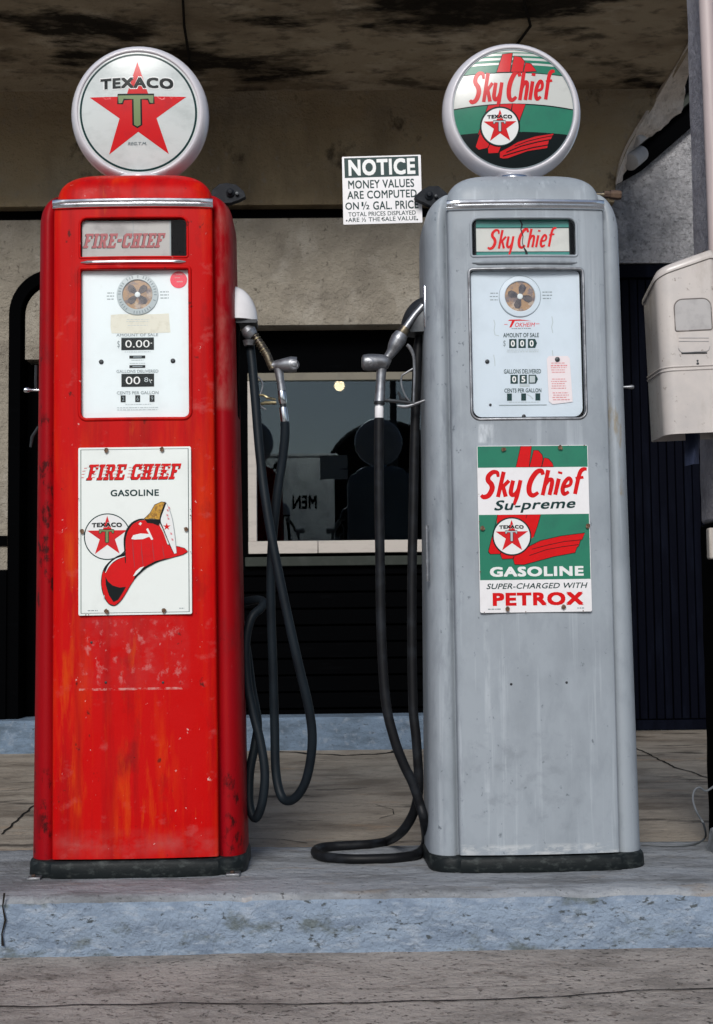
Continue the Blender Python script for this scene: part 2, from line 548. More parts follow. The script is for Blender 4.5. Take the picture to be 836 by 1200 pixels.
SLAB = {
    'F': ([[(0, 0), (.5, 0), (.5, .16), (.38, .16), (.38, .42), (.6, .42), (.6, .6), (.38, .6), (.38, .84), (.68, .84), (.68, .66), (.84, .66), (.84, 1), (0, 1), (0, .84), (.12, .84), (.12, .16), (0, .16)]], .84),
    'I': ([[(0, 0), (.5, 0), (.5, .16), (.38, .16), (.38, .84), (.5, .84), (.5, 1), (0, 1), (0, .84), (.12, .84), (.12, .16), (0, .16)]], .5),
    'R': ([[(0, 0), (.45, 0), (.45, .16), (.38, .16), (.38, .42), (.46, .42), (.6, 0), (.92, 0), (.92, .16), (.82, .16), (.7, .46), (.84, .58), (.84, .88), (.7, 1), (0, 1), (0, .84), (.12, .84), (.12, .16), (0, .16)], [(.38, .58), (.38, .84), (.58, .84), (.58, .58)]], .92),
    'E': ([[(0, 0), (.84, 0), (.84, .34), (.68, .34), (.68, .16), (.38, .16), (.38, .42), (.58, .42), (.58, .6), (.38, .6), (.38, .84), (.68, .84), (.68, .66), (.84, .66), (.84, 1), (0, 1), (0, .84), (.12, .84), (.12, .16), (0, .16)]], .84),
    'C': ([[(.15, 0), (.7, 0), (.84, .14), (.84, .36), (.6, .36), (.6, .17), (.34, .17), (.28, .24), (.28, .76), (.34, .83), (.58, .83), (.58, .66), (.84, .66), (.84, 1), (.7, 1), (.66, .95), (.6, 1), (.15, 1), (0, .86), (0, .14)]], .84),
    'H': ([[(0, 0), (.46, 0), (.46, .16), (.38, .16), (.38, .42), (.56, .42), (.56, .16), (.48, .16), (.48, 0), (.94, 0), (.94, .16), (.82, .16), (.82, .84), (.94, .84), (.94, 1), (.48, 1), (.48, .84), (.56, .84), (.56, .6), (.38, .6), (.38, .84), (.46, .84), (.46, 1), (0, 1), (0, .84), (.12, .84), (.12, .16), (0, .16)]], .94),
    '-': ([[(.05, .4), (.45, .4), (.45, .62), (.05, .62)]], .5), ' ': ([], .4)}

BRUSH = {   # strokes of (x, y, half width)
    'S': ([[(.70, .80, .05), (.60, .97, .075), (.36, 1.0, .085), (.17, .86, .09), (.20, .68, .095), (.42, .52, .1), (.52, .33, .1), (.42, .09, .095), (.18, .02, .09), (.0, .1, .06)]], .74),
    'k': ([[(.10, .0, .075), (.10, 1.0, .08)], [(.50, .64, .07), (.16, .33, .07)], [(.24, .42, .075), (.52, .0, .08)]], .56),
    'y': ([[(.06, .64, .075), (.07, .2, .085), (.2, .06, .085), (.38, .12, .08), (.46, .3, .07)], [(.46, .64, .075), (.46, .0, .08), (.40, -.34, .055)]], .6),
    'C': ([[(.70, .82, .07), (.56, .98, .085), (.32, .93, .095), (.13, .66, .1), (.09, .36, .1), (.20, .1, .095), (.42, .01, .085), (.66, .12, .06)]], .74),
    'h': ([[(.09, .0, .075), (.09, 1.0, .08)], [(.09, .36, .06), (.24, .6, .07), (.40, .6, .08), (.46, .42, .08), (.46, .0, .075)]], .58),
    'i': ([[(.09, .0, .075), (.09, .64, .08)], [(.09, .83, .085), (.09, .92, .08)]], .24),
    'e': ([[(.08, .30, .06), (.42, .36, .06), (.44, .54, .07), (.28, .64, .075), (.11, .46, .08), (.09, .2, .085), (.23, .02, .08), (.46, .1, .055)]], .56),
    'f': ([[(.16, .0, .075), (.16, .76, .08), (.28, .97, .08), (.50, .98, .055)], [(.0, .62, .055), (.42, .66, .055)]], .52),
    ' ': ([], .12)}


def star_pts(cx, cy, ro, ri=None):
    ri = ri or ro * .382
    return [(cx + (ro if k % 2 == 0 else ri) * math.sin(math.pi * k / 5), cy - (ro if k % 2 == 0 else ri) * math.cos(math.pi * k / 5)) for k in range(10)]


def circ(cx, cy, r, n=64, ry=None):
    return [(cx + r * math.cos(2 * math.pi * k / n), cy + (ry or r) * math.sin(2 * math.pi * k / n)) for k in range(n)]


def clip_circle(poly, cx, cy, r, n=96):
    cl = circ(cx, cy, r, n)
    out = list(poly)
    for i in range(n):
        a, b = cl[i], cl[(i + 1) % n]
        inp, out = out, []
        side = lambda p: (b[0] - a[0]) * (p[1] - a[1]) - (b[1] - a[1]) * (p[0] - a[0])
        for j in range(len(inp)):
            p, q = inp[j], inp[(j + 1) % len(inp)]
            sp, sq = side(p), side(q)
            if sp >= 0:
                out.append(p)
            if (sp >= 0) != (sq >= 0):
                t = sp / (sp - sq)
                out.append((p[0] + (q[0] - p[0]) * t, p[1] + (q[1] - p[1]) * t))
        if not out:
            return []
    return out


class Print:
    """lays lettering and shapes on a plate; coordinates are those of an artwork sheet (y down)"""

    def __init__(s, g, tl, tr, bl, width, height, y, step=.00035, dome=None, maxlen=None, origin=(0, 0)):
        s.g, s.y, s.step = g, y, step
        tl, tr, bl = Vector(tl), Vector(tr), Vector(bl)
        a, b = tr - tl, bl - tl
        det = a.x * b.y - a.y * b.x
        s.tl, s.a, s.b, s.det, s.w, s.h = tl, a, b, det, width, height
        s.dome, s.maxlen, s.o = dome, maxlen, origin
        s.n = 0
        s.lift = 0

    def xy(s, p):
        d = Vector((p[0], p[1])) - s.tl
        u = (d.x * s.b.y - d.y * s.b.x) / s.det
        v = (s.a.x * d.y - s.a.y * d.x) / s.det
        return (s.o[0] + (u - .5) * s.w, s.o[1] + (.5 - v) * s.h)

    def tris(s, vs, fs, m, layer):
        s.n += 1
        off = s.y - layer * s.step - s.n * 4e-6
        pts = [s.xy(p) for p in vs]
        lift = s.lift
        if s.maxlen:
            pts = [Vector(p) for p in pts]
            todo, done = [tuple(f) for f in fs], []
            mid = {}
            while todo:
                f = todo.pop()
                if len(f) > 3:
                    todo += [(f[0], f[i], f[i + 1]) for i in range(1, len(f) - 1)]
                    continue
                L_ = [(pts[f[i]] - pts[f[(i + 1) % 3]]).length for i in range(3)]
                k = max(range(3), key=lambda i: L_[i])
                if L_[k] < s.maxlen:
                    done.append(f)
                    continue
                a, b, c = f[k], f[(k + 1) % 3], f[(k + 2) % 3]
                key = (min(a, b), max(a, b))
                if key not in mid:
                    mid[key] = len(pts)
                    pts.append((pts[a] + pts[b]) / 2)
                q = mid[key]
                todo += [(a, q, c), (q, b, c)]
            fs = done
        out = []
        for i, p in enumerate(pts):
            y = off - (6e-6 * (i // lift) if lift else 0)
            if s.dome:
                rr, hh = s.dome
                y -= hh * (1 - min(1, ((p[0] - s.o[0]) ** 2 + (p[1] - s.o[1]) ** 2) / rr ** 2))
            out.append((p[0], y, p[1]))
        # faces look towards -Y
        ff = []
        for f in fs:
            a, b, c = (out[f[0]], out[f[1]], out[f[2]])
            ny = (b[2] - a[2]) * (c[0] - a[0]) - (b[0] - a[0]) * (c[2] - a[2])
            ff.append(tuple(f) if ny < 0 else tuple(reversed(f)))
        s.g.add(out, ff, m)

    def poly(s, pts, m, layer=1, holes=()):
        loops = [clean(pts)] + [clean(h) for h in holes]
        tri = tessellate_polygon([[Vector((p[0], p[1], 0)) for p in l] for l in loops])
        s.tris([p for l in loops for p in l], tri, m, layer)

    def ring(s, cx, cy, r0, r1, m, layer=1, n=72):
        a, b = circ(cx, cy, r0, n), circ(cx, cy, r1, n)
        s.tris(a + b, [(k, (k + 1) % n, n + (k + 1) % n, n + k) for k in range(n)], m, layer)

    def rect(s, x0, y0, x1, y1, m, layer=1):
        s.poly([(x0, y0), (x1, y0), (x1, y1), (x0, y1)], m, layer)

    def stroke(s, pts, wd, m, layer=1, smooth=0, closed=False):
        """pts (x, y[, half width])"""
        P = [Vector(p[:2]) for p in pts]
        Wd = [p[2] if len(p) > 2 else wd / 2 for p in pts]
        if smooth:
            P, Wd = spline(P, Wd, smooth)
        n = len(P)
        Lf, Rt = [], []
        for i in range(n):
            a = P[(i - 1) % n] if closed else P[max(i - 1, 0)]
            b = P[(i + 1) % n] if closed else P[min(i + 1, n - 1)]
            t = (b - a)
            t = t.normalized() if t.length > 1e-9 else Vector((1, 0))
            nn = Vector((-t.y, t.x)) * Wd[i]
            Lf.append(P[i] + nn)
            Rt.append(P[i] - nn)
        f = [(i, (i + 1) % n, n + (i + 1) % n, n + i) for i in range(n if closed else n - 1)]
        s.tris([tuple(p) for p in Lf + Rt], f, m, layer)

    def text(s, t, x0, y0, x1, y1, m, layer=1, bold=.0, shear=0., rise=0., arch=0.):
        """fits the lettering to the box; rise = how far the right end climbs"""
        vs, fs = text_mesh(t, bold)
        if bold:      # thicken the strokes evenly
            k, n = bold * .8, len(vs)
            sh = [(-k, -k), (k, -k), (k, k), (-k, k), (0, 0)]
            vs, fs = [(x + a, y + b) for a, b in sh for x, y in vs], [tuple(i + q * n for i in f) for q in range(5) for f in fs]
        vs = [(x + shear * y, y) for x, y in vs]
        xa, xb = min(v[0] for v in vs), max(v[0] for v in vs)
        ya, yb = min(v[1] for v in vs), max(v[1] for v in vs)
        out = []
        for x, y in vs:
            u, v = (x - xa) / (xb - xa), (y - ya) / (yb - ya)
            out.append((x0 + u * (x1 - x0), y1 + v * (y0 - y1) - rise * u - arch * (1 - (2 * u - 1) ** 2)))
        s.lift = len(out) // 5 if bold and not s.maxlen else 0
        s.tris(out, fs, m, layer)
        s.lift = 0

    def slab(s, t, x0, y0, x1, y1, m, layer=1, shear=.32, dx=0, dy=0):
        loops, x = [], 0
        for ch in t:
            ls, wd = SLAB[ch]
            loops.append([[(x + p[0], p[1]) for p in l] for l in ls])
            x += wd + .1
        tot = x - .1 + shear
        for ls in loops:
            if not ls:
                continue
            q = [[(x0 + dx + (p[0] + shear * p[1]) / tot * (x1 - x0), y1 + dy + p[1] * (y0 - y1)) for p in l] for l in ls]
            s.poly(q[0], m, layer, q[1:])

    def brush(s, t, x0, y0, x1, y1, m, layer=1, shear=.3, rise=0, fat=1.0):
        """casual brush lettering; y0 is the cap line, y1 the base line"""
        x, st = 0, []
        for ch in t:
            ss, wd = BRUSH[ch]
            st += [[(x + p[0], p[1], p[2]) for p in q] for q in ss]
            x += wd + .1
        tot = x - .1 + shear
        k = (x1 - x0) / tot
        for q in st:
            s.stroke([(x0 + (p[0] + shear * p[1]) * k, y1 + p[1] * (y0 - y1) - rise * p[0] / tot, p[2] * (k + (y1 - y0)) / 2 * fat) for p in q], 0, m, layer, smooth=6 if len(q) > 2 else 1)


def star_logo(p, cx, cy, r, layer, ring=True, small=False):
    """white disc, ring, red star with a letter, name across the top"""
    p.poly(circ(cx, cy, r), 'p_white' if ring else 'lens_white', layer)
    if ring:
        p.ring(cx, cy, r * .955, r, 'p_dark', layer + 1)
    ro = r * .90
    p.poly(star_pts(cx, cy + r * .01, ro), 'p_red_wash', layer + 2)
    k = r / 231.0

    def X(v):
        return cx + (v - 414) * k

    def Y(v):
        return cy + (v - 306) * k
    tee = [(333, 236), (480, 236), (480, 273), (462, 273), (456, 256), (428, 256), (428, 360), (411, 370), (394, 360), (394, 256), (358, 256), (352, 273), (333, 273)]
    p.stroke([(X(a), Y(b)) for a, b in tee], 7 * k, 'p_black', layer + 4, closed=True)
    p.poly([(X(a), Y(b)) for a, b in tee], 'p_olive' if not small else 'p_faint', layer + 3)
    p.text('TEXACO', X(258), Y(166), X(564), Y(219), 'p_white', layer + 3, bold=.075, arch=5 * k)
    p.text('TEXACO', X(262), Y(170), X(560), Y(215), 'p_black', layer + 5, bold=.056, arch=5 * k)


def fire_helmet(p, L):
    """the sign's painted helmet; artwork coordinates of the sheet"""
    brim = [(735, 548), (705, 565), (640, 582), (560, 605), (490, 640), (430, 692), (392, 745), (366, 790), (335, 835), (300, 862), (265, 850), (237, 805), (222, 740), (227, 675), (250, 625), (298, 582), (360, 553), (470, 520), (600, 505), (668, 516), (716, 528)]
    p.stroke([(x, y) for x, y in brim], 5, 'p_black', L, smooth=3, closed=True)
    p.poly(brim, 'p_red', L + 1)
    p.poly([(250, 625), (298, 582), (362, 550), (366, 572), (318, 590), (275, 622), (240, 670), (238, 650)], 'p_black', L + 2)
    p.poly([(640, 584), (560, 606), (490, 641), (432, 692), (412, 716), (425, 678), (470, 640), (540, 604), (600, 588)], 'p_black', L + 2)
    p.poly([(246, 690), (248, 740), (266, 800), (294, 842), (322, 828), (352, 780), (368, 752), (330, 756), (290, 744), (262, 720)], 'p_black', L + 3)
    crown = [(372, 612), (367, 540), (366, 470), (380, 420), (410, 379), (450, 359), (500, 356), (560, 372), (592, 435), (614, 500), (650, 560), (600, 583), (520, 610), (470, 640), (440, 652), (400, 648), (380, 630)]
    p.poly(crown, 'p_red', L + 4)
    p.stroke([(366, 612, 2), (362, 540, 4), (361, 470, 6), (376, 416, 7), (408, 374, 6), (450, 353, 4), (492, 351, 2)], 0, 'p_black', L + 5, smooth=5)
    p.poly([(480, 352), (580, 354), (562, 392), (530, 378), (496, 374)], 'p_black', L + 5)
    for x, y0, y1 in ((412, 470, 640), (463, 480, 636), (530, 480, 606), (590, 510, 586)):
        p.stroke([(x - 4, y0, .5), (x, (y0 + y1) / 2, 2.6), (x + 8, y1, 1)], 0, 'p_crimson', L + 5, smooth=4)
    p.poly([(400, 468), (412, 446), (455, 436), (505, 440), (489, 412), (500, 404), (531, 472), (520, 476), (508, 456), (470, 470), (420, 472)], 'p_white', L + 6)
    p.poly([(444, 380), (455, 368), (464, 376), (456, 388)], 'p_white', L + 6)
    p.stroke([(246, 668, 1), (270, 622, 4), (310, 588, 4), (364, 570, 1)], 0, 'p_white', L + 6, smooth=5)
    p.poly([(410, 690), (428, 660), (452, 640), (476, 632), (450, 662), (424, 686)], 'p_white', L + 6)
    p.poly([(474, 352), (500, 325), (520, 306), (530, 285), (545, 262), (580, 250), (606, 252), (596, 285), (577, 356), (530, 348)], 'p_gold', L + 6)
    p.stroke([(474, 352), (512, 316), (540, 266), (580, 249), (606, 251)], 3, 'p_black', L + 7)
    shield = [(606, 254), (622, 264), (642, 330), (657, 420), (670, 556), (655, 560), (626, 500), (588, 402), (574, 360), (591, 290)]
    p.poly(shield, 'p_white', L + 7)
    p.stroke([(606, 254, 5), (590, 296, 6), (572, 358, 4), (590, 408, 3), (628, 502, 2), (655, 560, 1)], 0, 'p_black', L + 8, smooth=4)
    p.stroke([(610, 254, 1), (640, 330, 1.5), (656, 420, 1.5), (670, 556, 1)], 0, 'p_grey', L + 8, smooth=4)
    p.poly(star_pts(612, 398, 24), 'p_red', L + 9)
    for x, y in ((618, 300), (616, 330), (622, 350), (638, 440), (645, 475), (626, 285)):
        p.poly([(x - 6, y - 8), (x + 5, y - 4), (x + 7, y + 8), (x - 4, y + 5)], 'p_pink', L + 9)


def wings(p, L, feather, strip, lower, red):
    for q in strip + lower + feather:
        p.poly(q, red, L)
        p.stroke(q, 3.2, 'p_black', L + 1, closed=True)


# ================================================================== SETTING
Z_RD, Z_FC, Z_IS = 0.0, 0.14, 0.16
Y_ISF, Y_ISB = 3.94, 4.76
YW = 8.5                                     # station wall


def strip_line(g, pts, wd, m, dz, lie=None):
    """a crack drawn as a thin ragged strip lying dz above the surface; pts are (x, y, z)"""
    P = []
    for i in range(len(pts) - 1):
        a, b = Vector(pts[i]), Vector(pts[i + 1])
        n = max(2, int((b - a).length / .03))
        P += [a.lerp(b, k / n) for k in range(n)]
    P.append(Vector(pts[-1]))
    v, f = [], []
    for i, p in enumerate(P):
        t = (P[min(i + 1, len(P) - 1)] - P[max(i - 1, 0)]).normalized()
        n = Vector((-t.y, t.x, 0))
        q = p + n * noise.noise(p * 9) * wd * 1.6
        if lie:
            q.z += lie(q.x, q.y)
        h = wd * (.5 + .45 * noise.noise(p * 31))
        v += [q + n * h + Vector((0, 0, dz)), q - n * h + Vector((0, 0, dz))]
        if i:
            k = 2 * i
            f.append((k - 2, k - 1, k + 1, k))
    g.add(v, f, m)


# ground to the horizon (seen only mirrored in the window)
g = G()
g.add([(-4000, -4000, -.03), (4000, -4000, -.03), (4000, 4000, -.03), (-4000, 4000, -.03)], [(0, 1, 2, 3)], 'ground')
obj('ground', g, kind='structure', fix=False)

# road in front of the island
g = G()
nx, ny = 120, 40
v = []
for j in range(ny + 1):
    for i in range(nx + 1):
        x = -3 + 6 * i / nx
        y = 2.0 + (Y_ISF + .05 - 2.0) * j / ny
        v.append((x, y, .004 * noise.noise(Vector((x * 2, y * 2, 0))) + .0015 * noise.noise(Vector((x * 14, y * 14, 3)))))
f = [(j * (nx + 1) + i, j * (nx + 1) + i + 1, (j + 1) * (nx + 1) + i + 1, (j + 1) * (nx + 1) + i) for j in range(ny) for i in range(nx)]
g.add(v, f, 'road')
for (x0, x1, y0, y1) in ((-40, -3, -30, Y_ISF + .05), (3, 40, -30, Y_ISF + .05), (-3, 3, -30, 2.0)):
    g.add([(x0, y0, 0), (x1, y0, 0), (x1, y1, 0), (x0, y1, 0)], [(0, 1, 2, 3)], 'road')
cr = [at_z(px, py, 0) for px, py in ((-60, 1181), (0, 1180), (110, 1179.5), (205, 1177), (330, 1178), (430, 1176), (560, 1173), (690, 1167), (740, 1162), (836, 1160), (900, 1158))]
strip_line(g, cr, .0065, 'crack', .003, lambda x, y: .004 * noise.noise(Vector((x * 2, y * 2, 0))) + .0015 * noise.noise(Vector((x * 14, y * 14, 3))))
cr2 = [at_z(px, py, 0) for px, py in ((420, 1161), (520, 1160), (600, 1157), (660, 1156))]
strip_line(g, cr2, .0018, 'crack', .003, lambda x, y: .004 * noise.noise(Vector((x * 2, y * 2, 0))) + .0015 * noise.noise(Vector((x * 14, y * 14, 3))))
obj('road', g, kind='structure', fix=False)

# island the pumps stand on
g = G()
prof = [(Y_ISF + .008, -.05), (Y_ISF + .004, .03), (Y_ISF, .08), (Y_ISF, .125), (Y_ISF + .004, .143), (Y_ISF + .012, .154), (Y_ISF + .026, .160)]
prof += [(Y_ISF + .04 + .76 * k / 24, .160) for k in range(1, 24)] + [(Y_ISB - .012, .158), (Y_ISB, .148), (Y_ISB + .002, .10)]
xs = [-12, -4] + [-2.2 + 4.4 * k / 620 for k in range(621)] + [4, 12]
v, f, fm = [], [], []
for x in xs:
    for k, (y, z) in enumerate(prof):
        q = Vector((x, y, z))
        d = .0035 * noise.noise(q * 6) + .0022 * noise.noise(q * 22) + .0012 * noise.noise(q * 60)
        if k < 3:
            y -= .004 * noise.noise(Vector((x * 3, 0, 1)))
        if 3 <= k <= 6:      # broken, worn arris
            c = max(0, noise.noise(Vector((x * 11, 2.2, .5))) - .18) + .5 * max(0, noise.noise(Vector((x * 37, 5, .5))) - .25)
            z -= .016 * c
            y += .014 * c
        if k < 7:
            v.append((x, y - d, z + d * .5))
        else:
            v.append((x, y, z + d * .7))
n = len(prof)
top, face, edge = [], [], []
for i in range(len(xs) - 1):
    for k in range(n - 1):
        q = (i * n + k, (i + 1) * n + k, (i + 1) * n + k + 1, i * n + k + 1)
        if k < 4:
            face.append(q)
        elif k == 4 and noise.noise(Vector((xs[i] * 6, 3.3, 0))) + .5 * noise.noise(Vector((xs[i] * 25, 7, 0))) > .62:
            edge.append(q)
        else:
            top.append(q)
k0 = g.mi('island_face')
k1 = g.mi('island_top')
k2 = g.mi('chip')
g.v = v
for fs, k in ((face, k0), (top, k1), (edge, k2)):
    g.f += fs
    g.m += [k] * len(fs)
crk = [at(px, py, Y_ISF) for px, py in ((6, 1046), (4, 1062), (7, 1078), (3, 1094), (4, 1108))]
vv = []
for p, wd in zip(crk, (.003, .002, .003, .002, .004)):
    vv += [(p.x - wd, Y_ISF - .008, p.z), (p.x + wd, Y_ISF - .008, p.z)]
g.add(vv, [(2 * i, 2 * i + 1, 2 * i + 3, 2 * i + 2) for i in range(4)], 'crack')
obj('pump_island', g, kind='structure', fix=False, angle=60)

# forecourt under the canopy
g = G()
nx, ny = 160, 60
v = []
for j in range(ny + 1):
    for i in range(nx + 1):
        x = -4 + 8 * i / nx
        y = Y_ISB - .02 + (9.6 - Y_ISB + .02) * j / ny
        v.append((x, y, Z_FC + .004 * noise.noise(Vector((x * 1.3, y * 1.3, 7)))))
f = [(j * (nx + 1) + i, j * (nx + 1) + i + 1, (j + 1) * (nx + 1) + i + 1, (j + 1) * (nx + 1) + i) for j in range(ny) for i in range(nx)]
g.add(v, f, 'forecourt')
for x0, x1 in ((-30, -4), (4, 30)):
    g.add([(x0, Y_ISB, Z_FC), (x1, Y_ISB, Z_FC), (x1, 9.6, Z_FC), (x0, 9.6, Z_FC)], [(0, 1, 2, 3)], 'forecourt')
zz = Z_FC
for pts, wd in ((((742, 876), (760, 884), (790, 899), (826, 911), (900, 935)), .010),
                (((0, 978), (18, 964), (38, 946), (60, 930)), .009),
                (((0, 927), (20, 926), (45, 922)), .007), (((0, 940), (16, 939), (30, 938)), .005),
                (((345, 939), (400, 941), (440, 943), (460, 949), (462, 955), (445, 960)), .0035),
                (((290, 983), (330, 985), (360, 989)), .006),
                (((745, 935), (790, 934), (826, 934)), .005), (((745, 960), (790, 962), (815, 960)), .004),
                (((745, 909), (780, 911), (800, 910)), .004)):
    strip_line(g, [at_z(px, py, zz) for px, py in pts], wd, 'crack', .003, lambda x, y: .004 * noise.noise(Vector((x * 1.3, y * 1.3, 7))))
strip_line(g, [at_z(px, py, zz) for px, py in ((322, 881), (350, 883), (400, 885), (440, 884), (470, 880))], .035, 'crack', .0025, lambda x, y: .004 * noise.noise(Vector((x * 1.3, y * 1.3, 7))))
obj('forecourt', g, kind='structure', fix=False)

# wooded hills behind the camera
g = G()
v, f = [], []
n = 160
for i in range(n + 1):
    a = R(180 + 180 * i / n)
    hgt = 118 + 40 * noise.noise(Vector((i * .09, 1, 0))) + 14 * noise.noise(Vector((i * .5, 2, 0)))
    for k, (r, z) in enumerate(((1250, -2), (1400, hgt * .6), (1550, hgt), (1900, -2))):
        v.append((r * math.cos(a), r * math.sin(a), z + (6 * noise.noise(Vector((i * 1.7, k, 0))) if k in (1, 2) else 0)))
    if i:
        q = 4 * i
        f += [(q - 4 + k, q + k, q + k + 1, q - 3 + k) for k in range(3)]
g.add(v, f, 'hills')
obj('hills', g, kind='structure')

# ================================================================== STATION BUILDING
st = empty('station_building', (0, YW, Z_FC), label='brown plastered station building with a dark window bay behind the two pumps', cat='building')


def S(g):     # world coordinates -> local to the building
    g.v = [(a, b - YW, c - Z_FC) for a, b, c in g.v]
    return g


def px_xz(pts, Y):
    return [(at(a, b, Y).x, at(a, b, Y).z) for a, b in pts]


zj = at(418, 105, YW).z                       # wall / ceiling joint
XE = at_z(794, 78, zj - .012).x + .02          # the canopy's right edge
YC0 = 7.05                                     # the canopy's front edge
z_b0, z_b1 = at(418, 239, YW).z, at(418, 255, YW).z
# canopy slab with a skim of stained plaster under it
g = G()
v = []
nx, ny = 90, 50
for j in range(ny + 1):
    for i in range(nx + 1):
        x = -5 + (XE + 5) * i / nx
        y = YC0 + (YW + .1 - YC0) * j / ny
        v.append((x, y, zj + .012 * noise.noise(Vector((x * .9, y * .9, 4))) + .006 * noise.noise(Vector((x * 4, y * 4, 4)))))
nb = len(v)
g.add(v, [(j * (nx + 1) + i, j * (nx + 1) + i + 1, (j + 1) * (nx + 1) + i + 1, (j + 1) * (nx + 1) + i) for j in range(ny) for i in range(nx)], 'ceiling')
g.box((-5, YC0, zj + .03), (XE, YW + .1, zj + .35), 'beam')
g.box((-5, YC0 - .03, zj - .05), (XE, YC0, zj + .36), 'beam')
# cracks and a hanging cable stain across the soffit
for pts in (((214, -10), (216, 30), (221, 62), (223, 100)), ((612, -10), (622, 30), (600, 60))):
    w_ = [at_z(px, py, zj - .02) for px, py in pts]
    g.tube(w_, .008, 'crack', n=6)
obj('canopy', S(g), st, fix=False)
# the curved bracket where the canopy's end meets the wall, the beam wall below it
cont = [(722, 300), (722, 262), (722, 215), (727, 196), (737, 172), (752, 146), (766, 125), (778, 104)]
R_ = px_xz(cont, YW)
g = G()
g.prism([[(-5, z_b0), (R_[0][0], z_b0)] + R_[2:-1] + [(R_[-1][0], zj + .02), (-5, zj + .02)]], YW, YW + .3, 'beam')
obj('beam_wall', S(g), st)
g = G()
g.box((-5, YW + .10, z_b1 - .05), (R_[0][0] - .002, YW + .3, z_b0 + .02), 'black_in')  # black fill puts the ledge's shadow into the colour
obj('shadow_gap', S(g), st)
# lower wall with the window bay and the arched doorway
z_k = at(418, 838, YW).z                      # top of the painted kerb
zb = at(418, 380, YW).z
xa0, xa1 = at(9, 600, YW).x, at(118, 600, YW).x
arch_c = ((xa0 + xa1) / 2, at(60, 368, YW).z)
rad = (xa1 - xa0) / 2


def arch(r, zlow, n=20):
    return [(arch_c[0] + r, zlow)] + [(arch_c[0] + r * math.cos(math.pi * k / n), arch_c[1] + r * math.sin(math.pi * k / n)) for k in range(n + 1)] + [(arch_c[0] - r, zlow)]


bay = [(at(140, 600, YW).x, z_k - .02), (at(660, 600, YW).x, z_k - .02), (at(660, 600, YW).x, zb), (at(140, 600, YW).x, zb)]
g = G()
g.prism([[(-5, z_k - .05), (R_[0][0], z_k - .05), (R_[0][0], z_b1), (-5, z_b1)], bay, arch(rad, z_k - .02)], YW, YW + .25, 'plaster')
obj('wall', S(g), st, angle=30)
g = G()
inner = rad - (at(28, 400, YW).x - at(10, 400, YW).x)
g.prism([arch(inner, at(40, 420, YW).z)], YW + .03, YW + .2, 'plaster')
obj('transom_panel', S(g), st)
g = G()
g.prism([arch(rad - .001, z_k - .015), arch(rad - .07, z_k - .014)[::-1]], YW - .006, YW + .21, 'black_board')
obj('door_surround', S(g), st, angle=30)
g = G()
g.prism([arch(rad + .05, z_k - .02)], YW + .215, YW + .245, 'black_board')
obj('arched_door', S(g), st)
# black dado left of the doorway and its little sill
zd = at(0, 668, YW).z
g = G()
g.box((-5, YW - .03, z_k - .02), (xa0 + .001, YW + .005, zd), 'black_board')
obj('dado', S(g), st)
g = G()
g.box((-5, YW - .012, at(0, 640, YW).z), (xa0 - .001, YW + .004, at(0, 628, YW).z), 'black_board')  # black strip on the wall in place of the groove's shadow
obj('shadow_line', S(g), st)
# kerb along the foot of the wall
g = G()
n = 120
v, f = [], []
for i in range(n + 1):
    x = -5 + (R_[0][0] + 5.0) * i / n
    d = .006 * noise.noise(Vector((x * 5, 0, 0)))
    v += [(x, 8.34 + d, Z_FC - .02), (x, 8.345 + d, z_k - .015), (x, 8.36 + d, z_k + .002 * noise.noise(Vector((x * 9, 1, 1)))), (x, YW + .22, z_k)]
    if i:
        q = 4 * i
        f += [(q - 4 + k, q + k, q + k + 1, q - 3 + k) for k in range(3)]
g.add(v, f, 'kerb_blue')
q = len(g.v) - 4
g.add([g.v[q], g.v[q + 1], g.v[q + 2], g.v[q + 3], (g.v[q][0], YW + .22, Z_FC - .02)], [(0, 1, 2, 3, 4)], 'kerb_blue')
obj('wall_kerb', S(g), st, fix=False)
# bay lining, boards under the window
YB = YW + .14
wx0, wx1 = at(291, 540, YB).x, at(655, 540, YB).x
wz0, wz1 = at(418, 648, YB).z, at(418, 437, YB).z
g = G()
lx0, lx1 = bay[0][0] - .02, bay[1][0] + .02
g.prism([[(lx0, z_k - .03), (lx1, z_k - .03), (lx1, zb + .02), (lx0, zb + .02)], [(wx0 + .01, wz0 + .01), (wx1 - .01, wz0 + .01), (wx1 - .01, wz1 - .01), (wx0 + .01, wz1 - .01)]], YB + .03, YB + .10, 'black_board')
obj('bay_lining', S(g), st)
g = G()
zt = wz0 - .035
k = 0
while zt > z_k + .02:
    g.box((lx0 + .02, YB - .012, max(zt - .095, z_k - .01)), (lx1 - .02, YB + .03, zt - .006), 'black_board')
    zt -= .1
obj('board_cladding', S(g), st, bevel=.004)
g = G()
g.box((wx0 - .02, YB - .05, at(418, 663, YB).z), (wx1 + .02, YB + .03, at(418, 652, YB).z), 'dark_trim')
obj('sill_board', S(g), st, bevel=.004)
win = G()
win.prism([[(wx0, wz0 + .0755), (wx0 + .052, wz0 + .0755), (wx0 + .052, wz1 - .0485), (wx0, wz1 - .0485)]], YB - .03, YB + .03, 'frame')
win.prism([[(wx1 - .052, wz0 + .0755), (wx1, wz0 + .0755), (wx1, wz1 - .0485), (wx1 - .052, wz1 - .0485)]], YB - .03, YB + .03, 'frame')
win.prism([[(wx0, wz1 - .048), (wx1, wz1 - .048), (wx1, wz1), (wx0, wz1)]], YB - .03, YB + .03, 'frame_top')
xm = at(373, 640, YB).x
win.prism([[(wx0, wz0), (xm - .0015, wz0), (xm - .0015, wz0 + .075), (wx0, wz0 + .075)]], YB - .04, YB + .03, 'frame')
win.prism([[(xm + .0015, wz0), (wx1, wz0), (wx1, wz0 + .075), (xm + .0015, wz0 + .075)]], YB - .04, YB + .03, 'frame')
